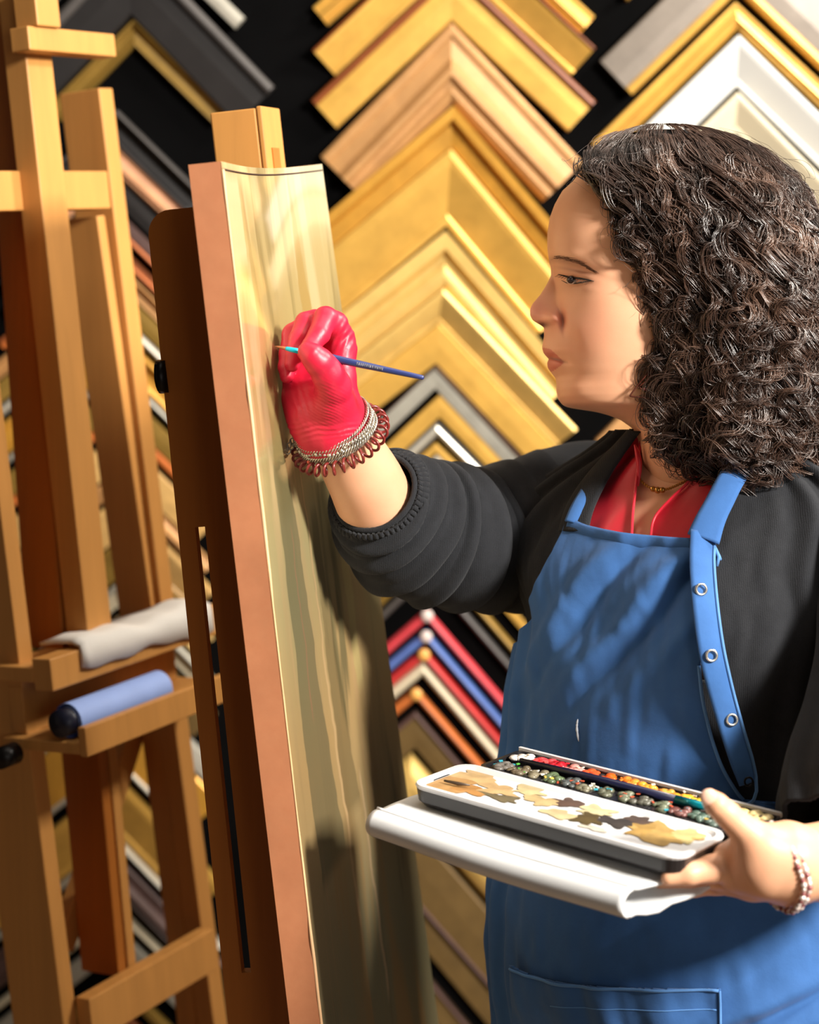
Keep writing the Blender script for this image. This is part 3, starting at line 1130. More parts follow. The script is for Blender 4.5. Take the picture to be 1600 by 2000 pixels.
side = np.clip(Hw / 30, 0, 1)
dW = np.zeros_like(Hu)
dU = np.zeros_like(Hu)
dW += -17 * gau(1106, 556, 20, 13, .25)                 # eye socket
dW += -7 * gau(1086, 560, 10, 20)                       # inner corner beside the nose
dW += 6 * gau(1118, 520, 34, 9, .42)                    # brow ridge
dW += 9 * gau(1120, 551, 17, 7, .38)                    # upper lid over the eyeball
dW += 4 * gau(1120, 572, 18, 6, .30)                    # lower lid
dW += -3.5 * gau(1118, 539, 24, 3.5, .42)               # lid crease
dW += 10 * gau(1165, 610, 44, 32, .2)                   # cheekbone
dW += 7 * gau(1150, 690, 40, 36)                        # soft cheek
dW += -5 * gau(1104, 664, 8, 24, -.45)                  # fold from nose to mouth
dW += 2 * gau(1078, 630, 9, 12)                       # wing of the nostril
dW += -3 * gau(1092, 631, 3.6, 17, -.12)                  # crease behind the wing
dU += 3 * gau(1093, 628, 5, 14)
dW += -2 * gau(1061, 638, 8, 4)                       # nostril
dW += 5 * gau(1076, 690, 15, 6, .25)                    # upper lip
dW += -6 * gau(1084, 706, 14, 2.8, .42)                 # mouth line
dW += 5 * gau(1080, 716, 13, 6.5, .25)                  # lower lip
dW += -4.5 * gau(1098, 714, 6, 6)                       # corner of the mouth
dW += -5 * gau(1096, 736, 16, 7)                        # hollow over the chin
dW += 6 * gau(1112, 772, 22, 15)                        # chin
dW += -5 * gau(1190, 545, 26, 40)                       # temple
side2 = np.clip(Hw / 10, 0, 1)
dN = 24 * gau(1075, 629, 10, 12) - 15 * gau(1092, 630, 3.4, 16, -.12) - 12 * gau(1059, 637, 7, 4)
Hw = np.maximum(Hw + (dW * side + dN * side2) * np.clip(ww[:, None] / 80, 0, 1), 0)
Hu = Hu + dU * side
Hw[:, 0] = 0
Hw[:, -1] = 0
full_u = np.concatenate([Hu, Hu[:, -2:0:-1]], 1)
full_w = np.concatenate([Hw, -Hw[:, -2:0:-1]], 1)
full_v = np.concatenate([Hv, Hv[:, -2:0:-1]], 1)
nr, nc = full_u.shape
head_v = HP(full_u.ravel(), full_v.ravel(), full_w.ravel())
head_f = grid_faces(nr, nc, True)
head_f.append(tuple(range(nc)))


def head_w(u, v):
    """how far the cheek stands out (in pixels) at u, v"""
    i = np.argmin(np.abs(rows - v))
    a = Hu[i]
    k = np.argsort(a)
    return float(np.interp(u, a[k], Hw[i][k]))


# tint: lip, cheek, brow, lid and nose colour, plus painted shade
def tint(u, v, w):
    A = np.zeros((len(u), 4))

    def add(mask, rgb, a):
        c = np.array(lin(rgb))
        m = (mask * a)[:, None]
        A[:, :3] = np.where(m > 0, (A[:, :3] * A[:, 3:] * (1 - m) + c * m) / np.maximum(A[:, 3:] * (1 - m) + m, 1e-6), A[:, :3])
        A[:, 3:] = A[:, 3:] * (1 - m) + m

    def g(u0, v0, su, sv, rot=0.0):
        c, s = math.cos(rot), math.sin(rot)
        du, dv = u - u0, v - v0
        return np.exp(-.5 * (((du * c + dv * s) / su) ** 2 + ((-du * s + dv * c) / sv) ** 2))
    add(g(1140, 650, 40, 45), (226, 148, 122), .32)
    add(g(1045, 608, 20, 24), (216, 128, 118), .45)
    add(g(1085, 630, 14, 20), (204, 112, 96), .45)
    add(g(1116, 548, 26, 12, .38), (176, 112, 92), .45)
    lp = inside([(1050, 682), (1060, 680), (1072, 686), (1086, 700), (1097, 713), (1090, 720), (1078, 727), (1066, 727), (1050, 718)], u, v) & (np.abs(w) < 75)
    add(lp.astype(float), (196, 98, 84), .78)
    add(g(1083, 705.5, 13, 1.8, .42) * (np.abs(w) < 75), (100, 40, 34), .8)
    add(g(1059, 636, 8, 3.6, .3), (84, 36, 30), .95)  # shade of the nostril, painted into the skin
    add(g(1122, 574, 26, 8, .2), (176, 116, 90), .3)  # shade under the eye put into the skin colour
    add(g(1114, 541, 24, 2.4, .42), (140, 84, 66), .5)  # lid crease darkened with painted shade
    add(g(1092, 631, 3, 15, -.12), (138, 66, 52), .35)  # painted shade in the crease behind the nostril wing
    add(g(1101, 523, 30, 4.5, .46) * np.clip((u - 1068) / 6, 0, 1), (120, 72, 52), .6)
    return A


head_t = tint(full_u.ravel(), full_v.ravel(), full_w.ravel())

# ---- torso: ellipses facing the painting, in camera axes
E1 = RT * .77 - FW * .64           # towards her left shoulder
E2 = -RT * .64 - FW * .77          # to her front
TC = 1.67
TT = np.array([  # py, cx, cd, A, B
    (800, 1362, 1.64, .050, .050), (850, 1366, 1.645, .060, .056), (880, 1372, 1.65, .090, .064), (905, 1378, 1.655, .130, .074), (935, 1382, 1.66, .166, .088),
    (980, 1386, 1.67, .190, .103), (1050, 1386, 1.67, .196, .124), (1120, 1384, 1.67, .190, .140), (1200, 1378, 1.67, .184, .152), (1300, 1362, 1.67, .178, .152),
    (1450, 1343, 1.67, .176, .150), (1600, 1334, 1.67, .184, .152), (1750, 1330, 1.67, .190, .158), (1900, 1338, 1.67, .198, .162), (2000, 1352, 1.67, .206, .160),
    (2200, 1360, 1.67, .205, .150), (2500, 1360, 1.67, .19, .13)])


def resmooth():
    global TT
    r = np.arange(800, 2500, 10.0)
    k = np.exp(-.5 * (np.arange(-9, 10) / 3.6) ** 2)
    k /= k.sum()
    cols = [r] + [np.convolve(np.pad(np.interp(r, TT[:, 0], TT[:, c]), 9, mode='edge'), k, 'valid') for c in (1, 2, 3, 4)]
    TT = np.stack(cols, 1)


def torso_row(py):
    return [np.interp(py, TT[:, 0], TT[:, k]) for k in (1, 2, 3, 4)]


def T(th, py, off=0.0):
    """th: 0 = straight front, + towards her left; arrays allowed"""
    th, py, off = np.broadcast_arrays(np.asarray(th, float), np.asarray(py, float), np.asarray(off, float))
    cx, cd, A, B = torso_row(py)
    Y = -(py - 1000) / F * TC
    ctr = CAM + ((cx - 800) / F * cd)[..., None] * RT + Y[..., None] * UP + cd[..., None] * FW
    # the two breasts and the soft belly
    bust = np.zeros_like(th)
    for t0 in (-.48, .48):
        bust = bust + .024 * np.exp(-((th - t0) / .36) ** 2 - ((py - 1235) / 105) ** 2)
    bust = bust + .014 * np.exp(-(th / .7) ** 2 - ((py - 1800) / 160) ** 2)
    return ctr + (np.sin(th) * (A + off))[..., None] * E1 + (np.cos(th) * (B + off + bust))[..., None] * E2


# the left outline of the figure in the photo fixes the rows' centres
for k_ in range(len(TT)):
    if TT[k_, 0] >= 1190:
        tgt_ = np.interp(TT[k_, 0], [1190, 1250, 1320, 1450, 1600, 1750, 1900, 2000], [1024, 1008, 995, 984, 966, 953, 953, 968])
        for _ in range(4):
            a_ = np.linspace(-2.4, 0, 200)
            q_ = T(a_, np.full(200, TT[k_, 0]), .019) - CAM
            TT[k_, 1] += tgt_ - (800 + F * (q_ @ RT) / (q_ @ FW)).min()
resmooth()


def theta_at(pxx, py, off=0.0, lo=-1.9, hi=1.6):
    """angle at which the torso's surface crosses the pixel column pxx (camera side)"""
    th = np.linspace(lo, hi, 500)
    q = T(th, np.full_like(th, py), off)
    v = q - CAM
    x = 800 + F * (v @ RT) / (v @ FW)
    k = np.argmin(x)
    th, x = th[k:], x[k:]
    if pxx <= x[0]:
        return th[0]
    return float(np.interp(pxx, x, th))


def at_px(pxx, pyy, off=0.0):
    """surface point seen at the pixel, in (th, row)"""
    row = pyy
    for _ in range(6):
        th = theta_at(pxx, row, off)
        q = proj(T(np.array([th]), np.array([row]), off)[0])
        row += (pyy - q[1])
        th = theta_at(pxx, row, off)
    return th, row


# ---- limbs given by pixel, depth, radius in pixels
def limb(nodes, n=60, sides=40, disp=None, squash=None):
    q = spline(nodes, n)
    pts = np.array([P(a, b, c) for a, b, c, r in q])
    rad = q[:, 3] * q[:, 2] / F
    p, t, nn, bb = frames(pts, False, (0, 0.2, 1))
    an = np.arange(sides) * 2 * PI / sides
    R = np.repeat(rad[:, None], sides, 1)
    if disp is not None:
        s = np.repeat(np.linspace(0, 1, n)[:, None], sides, 1)
        R = R + disp(s, np.repeat(an[None], n, 0), R)
    v = p[:, None] + R[..., None] * (np.cos(an)[None, :, None] * nn[:, None] + np.sin(an)[None, :, None] * bb[:, None])
    return v.reshape(-1, 3), grid_faces(n, sides, True), (p, t, nn, bb)


ARM_R = [(1130, 985, 1.78, 80), (1000, 1035, 1.75, 88), (870, 1050, 1.70, 88), (790, 1042, 1.665, 84), (744, 1000, 1.635, 78), (714, 940, 1.605, 74), (688, 893, 1.585, 69), (666, 852, 1.567, 62), (650, 812, 1.556, 58)]
ARM_L = [(1650, 1010, 1.54, 60), (1740, 1200, 1.49, 76), (1800, 1400, 1.44, 82), (1800, 1560, 1.41, 86), (1730, 1652, 1.375, 88), (1650, 1678, 1.35, 82), (1570, 1686, 1.34, 74), (1530, 1690, 1.335, 76)]

# ---- left hand: thumb on the box, fingers flat under the pad
d0 = 1.315


def hand_left(p):
    k = .006
    palm = chain(p, [px(1585, 1686, 1.34, 72), px(1540, 1690, 1.335, 74), px(1495, 1692, 1.33, 62), px(1440, 1700, 1.345, 44)], k)
    palm2 = chain(p, [px(1530, 1668, 1.33, 60), px(1470, 1660, 1.325, 42), px(1425, 1676, 1.345, 30)], k)
    d = smin(palm, palm2, .012)
    heel = chain(p, [px(1540, 1715, 1.345, 50), px(1470, 1722, 1.36, 36), px(1410, 1722, 1.375, 26)], k)
    d = smin(d, heel, .010)
    thumb = chain(p, [px(1512, 1668, 1.325, 44), px(1468, 1634, 1.315, 34), px(1420, 1590, 1.310, 25), px(1400, 1572, 1.308, 23), px(1386, 1558, 1.308, 18)], .003)
    d = smin(d, thumb, .010)
    fingers = [
        [px(1450, 1690, 1.34, 36), px(1392, 1697, 1.335, 27), px(1345, 1707, 1.33, 22), px(1306, 1715, 1.328, 15)],
        [px(1460, 1705, 1.365, 34), px(1400, 1712, 1.365, 25), px(1345, 1722, 1.36, 20), px(1292, 1722, 1.36, 15)],
        [px(1460, 1718, 1.385, 32), px(1400, 1724, 1.39, 24), px(1355, 1732, 1.385, 20), px(1322, 1738, 1.38, 14)],
        [px(1470, 1722, 1.40, 28), px(1420, 1730, 1.41, 22), px(1385, 1736, 1.41, 18), px(1352, 1738, 1.405, 13)],
    ]
    for i, fg in enumerate(fingers):
        d = smin(d, chain(p, fg, .003), .0035)
    return d


c0 = P(1440, 1650, 1.35)
hl_v, hl_f = surface_net(hand_left, c0 - [.075, .07, .055], c0 + [.062, .075, .055], .0014)

parts_v, parts_f, parts_t = [head_v], [head_f], [head_t]
th = np.linspace(-PI, PI, 81)[:-1]
pys = np.arange(845, 2300, 12)
tv = T(*np.meshgrid(th, pys), -.004).reshape(-1, 3)
parts_v.append(tv); parts_f.append([f[::-1] for f in grid_faces(len(pys), 80, True)]); parts_t.append(None)
for nodes in (ARM_R, ARM_L):
    v_, f_, _ = limb(nodes, 70, 40)
    parts_v.append(v_); parts_f.append(f_); parts_t.append(None)
parts_v.append(hl_v); parts_f.append(hl_f.tolist()); parts_t.append(None)
vs, fs, ts, nn_ = [], [], [], 0
for v_, f_, t_ in zip(parts_v, parts_f, parts_t):
    vs.append(v_)
    fs += [[int(i) + nn_ for i in q] for q in f_]
    ts.append(t_ if t_ is not None else np.zeros((len(v_), 4)))
    nn_ += len(v_)
body = mesh_obj('body', np.concatenate(vs), fs, M['skin'], pw)
at = body.data.color_attributes.new('tint', 'FLOAT_COLOR', 'POINT')
at.data.foreach_set('color', np.concatenate(ts).astype(np.float32).ravel())
bm = bmesh.new(); bm.from_mesh(body.data); bmesh.ops.recalc_face_normals(bm, faces=bm.faces[:]); bm.to_mesh(body.data); bm.free()


def mesh_smooth(V, Fq, it=4, lam=.5):
    Fq = np.asarray(Fq)
    e = np.concatenate([Fq[:, [0, 1]], Fq[:, [1, 2]], Fq[:, [2, 3]], Fq[:, [3, 0]]])
    for _ in range(it):
        s = np.zeros_like(V)
        c = np.zeros(len(V))
        for a, b in ((0, 1), (1, 0)):
            np.add.at(s, e[:, a], V[e[:, b]])
            np.add.at(c, e[:, a], 1)
        V = V + lam * (s / c[:, None] - V)
    return V


# thumb nail
n1 = P(1386, 1556, 1.300)
mm = MB()
mm.ball(P(1384, 1557, 1.302), .0062, 8, (1, .5, 1))
mm.build('fingernail', plain('nail', (236, 190, 166), .3), body, True)

# ---- face details
M['eyewhite'] = plain('eye_white', (196, 178, 166), .25)
M['iris'] = plain('brown_iris', (44, 34, 32), .2)
M['lash'] = plain('dark_lash', (30, 20, 18), .6)
M['browhair'] = plain('brow_hair', (112, 72, 50), .6)


def HPp(u, v, dw=0.0):
    return HP(np.array([u]), np.array([v]), np.array([head_w(u, v) + dw]))[0]


for sg in (1, -1):
    mm = MB()
    w_ = head_w(1116, 559)
    mm.ball(HP(np.array([1117.]), np.array([559.]), np.array([sg * (w_ - 10.5)]))[0], 15 * S, 12, (1.2, .8, .5))
    eye = mm.build('eye', M['eyewhite'], pw, True)
    mm = MB()
    mm.ball(HP(np.array([1108.]), np.array([557.]), np.array([sg * (w_ - 4)]))[0], 9.5 * S, 10, (.9, .8, .8))
    mm.build('iris', M['iris'], eye, True)
    # lids' lash lines
    mm = MB()
    for (pts, r) in (([(1087, 541), (1096, 546), (1108, 552), (1122, 557), (1136, 562), (1147, 566)], 2.2), ([(1093, 553), (1104, 562), (1116, 565), (1130, 565), (1142, 565)], 1.2)):
        q = spline(pts, 16)
        mm.tube([HP(np.array([a]), np.array([b]), np.array([sg * (head_w(a, b) + 1.2)]))[0] for a, b in q], r * S * np.sin(np.linspace(.25, PI - .25, 16)), 6)
    for k in range(22):
        t = k / 21
        q = spline([(1088, 541), (1104, 549), (1120, 556), (1140, 563)], 22)[k]
        a = HP(np.array([q[0]]), np.array([q[1]]), np.array([sg * (head_w(*q) + 1)]))[0]
        bq = (q[0] - 9 - 2 * math.sin(k * 3.), q[1] + 6 + 4 * t)
        b_ = HP(np.array([bq[0]]), np.array([bq[1]]), np.array([sg * (head_w(*q) + 9)]))[0]
        mm.tube([a, (a + b_) / 2 + UP * -.0004, b_], [.5 * S, .4 * S, .1 * S], 4)
    mm.build('eyelashes', M['lash'], eye, True)
    mm = MB()
    rb = np.random.default_rng(3)
    for k in range(150):
        t = rb.random()
        q = spline([(1075, 508), (1098, 518), (1122, 530), (1146, 547)], 50)[int(t * 49)]
        hw = 3.8 * (1 - .7 * t)
        u_, v__ = q[0] + rb.normal() * 1.5, q[1] + rb.normal() * hw * .5
        du, dv = 9 + 3 * rb.random(), 1 + 5 * t + rb.normal() * 1.2
        pts = [HP(np.array([u_ + du * s_]), np.array([v__ + dv * s_]), np.array([sg * (head_w(u_ + du * s_, v__ + dv * s_) + .6)]))[0] for s_ in (0, .5, 1)]
        mm.tube(pts, [.42 * S, .38 * S, .1 * S], 3)
    mm.build('eyebrow', M['browhair'], pw, True)

# ---- legs and shoes down to the floor (below the photo's edge)
mm = MB()
hipc = [T(np.array([.0]), np.array([2250.]), -.14)[0] + E1 * s_ * .085 for s_ in (-1, 1)]
for hc in hipc:
    q = np.array([hc + [0, 0, .05], hc + [0, 0, -.12], [hc[0], hc[1] + .01, .45], [hc[0] + .01, hc[1] + .03, .10], [hc[0] + .01, hc[1] + .03, .045]])
    mm.tube(spline(q, 24), np.interp(np.linspace(0, 1, 24), [0, .3, .6, 1], [.070, .078, .062, .05]), 24)
mm.build('trousers', M['trouser'], pw, True)
for hc in hipc:
    mm = MB()
    c_ = np.array([hc[0] + .01, hc[1] + .03, 0])
    f2 = np.array([E2[0], E2[1], 0]); f2 /= np.linalg.norm(f2)
    mm.tube(spline([c_ - f2 * .06 + [0, 0, .034], c_ + [0, 0, .036], c_ + f2 * .09 + [0, 0, .030], c_ + f2 * .17 + [0, 0, .022]], 16), np.interp(np.linspace(0, 1, 16), [0, .15, .6, 1], [.026, .034, .034, .018]), 18, squash=(1.15, .95))
    mm.build('shoe', M['shoe'], pw, True)
# ================================================================ clothing
def patch(name, rows, left, right, off, mat, parent, nu=80, fold=None, thick=.0016, keep=None, top=None):
    """cloth on the torso: for each row py, from angle left(py) to right(py), standing off from the body"""
    L = np.array([left(r) for r in rows])
    R = np.array([right(r) for r in rows])
    t = np.linspace(0, 1, nu)
    th = L[:, None] + (R - L)[:, None] * t[None]
    py = np.repeat(np.array(rows, float)[:, None], nu, 1)
    if top is not None:         # the first row follows the curve top(t)
        s = (py - rows[0]) / (rows[-1] - rows[0])
        tp = top(t)[None]
        py = tp + s * (rows[-1] - tp)
        tt0 = np.arange(rows[0] - 20, rows[-1] + 5, 2.0)
        Lt, Rt = np.array([left(r) for r in tt0]), np.array([right(r) for r in tt0])
        l_, r_ = np.interp(py, tt0, Lt), np.interp(py, tt0, Rt)
        th = l_ + (r_ - l_) * t[None]
    o = np.full_like(th, off)
    if fold is not None:
        o = o + fold(th, py)
    v = T(th, py, o)
    f = np.array(grid_faces(len(rows), nu))
    if keep is not None:
        q = v.reshape(-1, 3)[f].mean(1) - CAM
        d = q @ FW
        x, y = 800 + F * (q @ RT) / d, 1000 - F * (q @ UP) / d
        thc = th.ravel()[f].mean(1)
        f = f[keep(x, y, thc)]
    ob = mesh_obj(name, v.reshape(-1, 3), f.tolist(), mat, parent)
    bm = bmesh.new(); bm.from_mesh(ob.data)
    bmesh.ops.delete(bm, geom=[q for q in bm.verts if not q.link_faces], context='VERTS')
    bm.to_mesh(ob.data); bm.free()
    m = ob.modifiers.new('thick', 'SOLIDIFY')
    m.thickness = thick
    m.offset = 0
    return ob


def N3(x, y, z=0.0, s=1.0):
    x, y = np.asarray(x, float), np.asarray(y, float)
    return vnoise(x * s + 50, y * s + 50, np.full_like(x, z + 20.0))


def ridge(x, w):
    return np.exp(-(x / w) ** 2)


# --- blouse
def blouse_fold(th, py):
    return .0035 * N3(th * 9 + py * .012, py * .010, 3) + .003 * np.sin(th * 26 + py * .02) * np.clip((1060 - py) / 160, 0, 1) * .6


vneck = [(1262, 800), (1250, 880), (1243, 950), (1237, 1000), (1233, 1090), (1268, 1090), (1278, 1010), (1312, 972), (1345, 940), (1372, 900), (1372, 800)]
blouse = patch('blouse', np.arange(846, 1200, 3.0), lambda r: -1.5, lambda r: 1.5, .0035, M['redsilk'], pw, 420,
               blouse_fold, .001, lambda x, y, t: ~inside(vneck, x, y))
# collar edges rolled along the opening
mm = MB()
for pts, r in (([(1252, 862), (1249, 890), (1243, 950), (1237, 1000), (1234, 1060)], 3), ([(1364, 905), (1345, 941), (1312, 973), (1279, 1012), (1270, 1060)], 3)):
    q = spline(pts, 30)
    P3 = []
    for a, b in q:
        t_, r_ = at_px(a, b, .005)
        P3.append(T(np.array([t_]), np.array([r_]), .0055)[0])
    mm.tube(P3, r * 1.6 / F, 8)
mm.build('collar', M['redsilk'], blouse, True)
# standing collar beside the neck
mm = MB()
q = spline([(1240, 868), (1246, 888), (1249, 912), (1247, 950)], 20)
P3 = [P(a, b, 1.60) for a, b in q]
mm.tube(P3, 6 * 1.6 / F * np.sin(np.linspace(.3, PI - .2, 20)), 10)
mm.build('collar', M['redsilk'], blouse, True)


# --- cardigan body
def card_fold(th, py):
    o = .0045 * N3(th * 5, py * .006, 1) + .0016 * N3(th * 24, py * .02, 5)
    # long vertical folds at her left side
    s = np.clip((th - .55) / .25, 0, 1)
    o = o + s * (.009 * ridge(th - .98 + .00025 * (py - 1200), .07) - .011 * ridge(th - 1.14 + .0003 * (py - 1300), .055) + .007 * ridge(th - 1.30 + .0002 * (py - 1300), .08)
                 + .004 * np.sin(th * 34 + 1.5 * np.sin(py * .004)))
    o = o * np.clip((1700 - py) / 90, .15, 1)
    # creases towards the far armpit
    s2 = np.clip((-.35 - th) / .3, 0, 1) * np.clip((1150 - py) / 120, 0, 1)
    o = o + s2 * .005 * np.sin(th * 22 + py * .035)
    return o


copen = [(1232, 790), (1236, 850), (1205, 900), (1160, 960), (1120, 1010), (1100, 1060), (1080, 1130), (1080, 1330), (1420, 1330), (1395, 1180), (1388, 1060), (1400, 960), (1460, 880), (1460, 790)]
cardigan = empty('cardigan', (0.24, 1.65, 1.2))
cardigan.parent = pw
cardigan.location = Vector((0.24, 1.65, 1.2)) - pw.location
bpy.context.view_layer.update()
patch('torso', np.arange(843, 2050, 4.0), lambda r: -PI, lambda r: PI, .0085, M['knit'], cardigan, 420, card_fold, .002,
      lambda x, y, t: ~(inside(copen, x, y) & (t > -1.6) & (t < 1.4)))
# front band by the blouse
L1 = [at_px(a, b, .012) for a, b in spline([(1246, 842), (1222, 872), (1186, 918), (1156, 965), (1138, 1005), (1130, 1040)], 40)]
mm_v = []
for k, (t_, r_) in enumerate(L1):
    for j in range(9):
        s_ = j / 8
        mm_v.append(T(np.array([t_ - .02 + .17 * s_ - .085]), np.array([r_]), .013 + .003 * math.sin(PI * s_))[0])
o = mesh_obj('front_band', mm_v, grid_faces(40, 9), M['knit'], cardigan)
o.modifiers.new('thick', 'SOLIDIFY').thickness = .003


# --- sleeves
def sleeve_disp(s, a, r):
    o = np.zeros_like(s)
    if s.shape[0] < 200:      # the hanging sleeve is smoother
        return .008 * N3(np.cos(a) * 1.3 + 3, s * 3 + np.sin(a) * 1.3, 7) + .0025 * np.sin(a * 9 + 2 * s) + np.where(s > .95, .0006 * np.sin(a * 50), 0)
    k = np.clip((s - .25) / .3, 0, 1) * np.clip((1.0 - s) / .06, 0, 1)
    ph = s * 62 + 1.3 * np.sin(a + .6) + 2.2 * N3(s * 6, np.cos(a) * 1.4, 2) + 1.6 * N3(s * 5, np.sin(a) * 1.5, 9)
    o = o + k * .0080 * (np.sin(ph) * (.5 + N3(np.cos(a) * 1.6, s * 7, 4)) + .25 * np.sin(2 * ph))
    o = o + .010 * N3(np.cos(a) * 1.1 + 3, s * 4 + np.sin(a) * 1.1, 7) * np.clip(s * 4, 0, 1) * np.clip((1 - s) * 8, .3, 1)
    # long creases from the shoulder
    k2 = np.clip((.5 - s) / .3, 0, 1)
    o = o + k2 * .004 * np.sin(a * 7 + s * 9 + 2 * N3(s * 3, a * .7, 3))
    # ribbed cuff
    cf = (s > .955)
    o = o + np.where(cf, .0008 * np.sin(a * 55) + .0015, 0)
    return o


SL_R = [(1215, 985, 1.79, 110), (1150, 1000, 1.79, 130), (1080, 1034, 1.775, 150), (1000, 1050, 1.755, 146), (925, 1057, 1.73, 128), (868, 1052, 1.70, 128), (812, 1036, 1.675, 128), (772, 1010, 1.65, 118), (748, 982, 1.63, 100), (733, 963, 1.615, 83)]
v_, f_, fr = limb(SL_R, 260, 220, sleeve_disp)
sl = mesh_obj('sleeve', v_, f_, M['knit'], cardigan)
sl.modifiers.new('thick', 'SOLIDIFY').thickness = -.0035
mm = MB()
p, t, nn, bb = fr
an = np.linspace(0, 2 * PI, 90, endpoint=False)
R_ = 83 * 1.615 / F
mm.tube([p[-1] + t[-1] * .0005 + (R_ + .0002 * math.sin(q * 40)) * (math.cos(q) * nn[-1] + math.sin(q) * bb[-1]) for q in an], .0026, 8, closed=True)
mm.build('cuff_edge', M['knit'], sl, True)
SL_L = [(1640, 960, 1.57, 70), (1690, 1060, 1.53, 105), (1730, 1180, 1.50, 130), (1746, 1300, 1.465, 148), (1730, 1420, 1.435, 158), (1700, 1520, 1.415, 162), (1672, 1590, 1.40, 150), (1655, 1640, 1.385, 128)]
v_, f_, fr = limb(SL_L, 120, 120, sleeve_disp)
sl = mesh_obj('sleeve', v_, f_, M['knit'], cardigan)
sl.modifiers.new('thick', 'SOLIDIFY').thickness = -.0035

# --- apron
AO_ = .017


def apron_fold(th, py):
    o = .0040 * N3(th * 6, py * .008, 11) + .0022 * N3(th * 20, py * .02, 12)
    up = np.clip((1420 - py) / 250, 0, 1) * np.clip((py - 1030) / 60, 0, 1)
    # diagonal pulls from the strap towards the far hip
    q = th * 330 + (py - 1150) * .75
    o = o + 1.6 * up * (.0045 * ridge((q - 40) / 22, 1) - .0050 * ridge((q - 85) / 16, 1) + .0038 * ridge((q - 150) / 24, 1) - .004 * ridge((q + 30) / 18, 1) + .003 * ridge((q + 80) / 20, 1))
    # upright soft folds at the far side
    fs_ = np.clip((-.45 - th) / .2, 0, 1)
    o = o + fs_ * .0042 * np.sin(th * 30 + .003 * py)
    # soft waves over the belly
    lo = np.clip((py - 1780) / 80, 0, 1)
    q2 = (py - 1900) + 190 * (th - .45)
    o = o + lo * np.clip((th - .15) / .3, 0, 1) * (.006 * ridge((q2 + 10) / 16, 1) - .005 * ridge((q2 - 18) / 12, 1) + .005 * ridge((q2 - 52) / 16, 1))
    return o


LT = [(1005, 1112), (1060, 1088), (1120, 1058), (1180, 1030), (1215, -1), (2100, -1)]
RTb = [(1030, 1352), (1060, 1372), (1310, 1368), (1390, 1378), (1450, 1394), (1500, 1412), (1540, 1434), (1566, 1470), (1600, 1560), (1640, 1700)]
lefts, rights = {}, {}


LB_ = [at_px(x, y, AO_) for y, x in ((1005, 1112), (1040, 1099), (1080, 1079), (1120, 1058), (1150, 1045), (1180, 1034))]
tl_ = LB_[-1][0]
r0_ = LB_[-1][1]
LB_ += [(tl_ + (-1.9 - tl_) * (k / 8) ** 1.9, r0_ + 22 * k) for k in range(1, 9)]
RB_ = [at_px(x, y, AO_) for y, x in ((1030, 1352), (1060, 1372), (1200, 1370), (1310, 1368), (1390, 1378), (1450, 1394), (1500, 1412), (1540, 1434), (1562, 1452))]
RB_ += [(RB_[-1][0] + .22 * (k + 1), RB_[-1][1] + 5 * (k + 1)) for k in range(6)]


def a_left(py):
    return float(np.interp(py, [q[1] for q in LB_], [q[0] for q in LB_]))


def a_right(py):
    return float(np.interp(py, [q[1] for q in RB_], [q[0] for q in RB_]))


top_edge = lambda x: 1012 + 42 * np.clip((x - 1112) / 240, 0, 1) ** .7
apron = empty('apron', (0.2, 1.5, 1.1))
apron.parent = pw
apron.location = Vector((0.2, 1.5, 1.1)) - pw.location
bpy.context.view_layer.update()
t0r, t1r = at_px(1112, 1012, AO_)[1], at_px(1352, 1054, AO_)[1]
bib = patch('apron_panel', np.arange(1000, 2130, 3.5), a_left, a_right, AO_, M['denim'], apron, 230, apron_fold, .0018,
            None, top=lambda t: np.interp(t, [0, .1, .25, .5, 1], [t0r, t0r + (t1r - t0r) * .28, t0r + (t1r - t0r) * .5, t0r + (t1r - t0r) * .78, t1r]))


def on_apron(pts, off, n=40):
    out = []
    for a, b in spline(pts, n):
        t_, r_ = at_px(a, b, AO_)
        t2, r2 = np.array([t_]), np.array([r_])
        out.append(T(t2, r2, AO_ + apron_fold(t2, r2) + off)[0])
    return np.array(out)


def ribbon(center, width, thick, mat, name, parent, nrm=None, m=7):
    p, t, _, _ = frames(center)
    vs = []
    wd = np.broadcast_to(np.asarray(width, float), (len(p),))
    for k in range(len(p)):
        nn = nrm if nrm is not None else -(FW)
        s_ = np.cross(t[k], nn)
        s_ /= np.linalg.norm(s_)
        up_ = np.cross(s_, t[k])
        for j in range(m):
            q = -1 + 2 * j / (m - 1)
            vs.append(p[k] + s_ * q * wd[k] / 2 - up_ * .0016 * q * q)
    o = mesh_obj(name, vs, grid_faces(len(p), m), mat, parent)
    md = o.modifiers.new('thick', 'SOLIDIFY')
    md.thickness = thick
    md.offset = 0
    return o


# hem, stitches and piping
bf_ = (E2 * .7 - FW * .5)
bf_ /= np.linalg.norm(bf_)
hem = ribbon(on_apron([(1112, 1025), (1150, 1041), (1230, 1056), (1300, 1063), (1352, 1066)], .0022, 50), .0125, .0014, M['denim'], 'top_hem', bib, bf_)
mm = MB()
mm.tube(on_apron([(1111, 1012), (1150, 1031), (1230, 1045), (1300, 1052), (1352, 1055)], .0014, 50), .0013, 8)
mm.build('piping', M['denimd'], bib, True)
mm = MB()
mm.tube(on_apron([(1366, 1300), (1372, 1360), (1382, 1410), (1396, 1460), (1414, 1505), (1440, 1548), (1452, 1562)], .0012, 60), .0015, 8)
mm.build('piping', M['denimd'], bib, True)


def strap_pts(pts, n=60):
    out = []
    for a, b, off in spline(pts, n):
        t_, r_ = at_px(a, b, off)
        out.append(T(np.array([t_]), np.array([r_]), off)[0])
    return np.array(out)


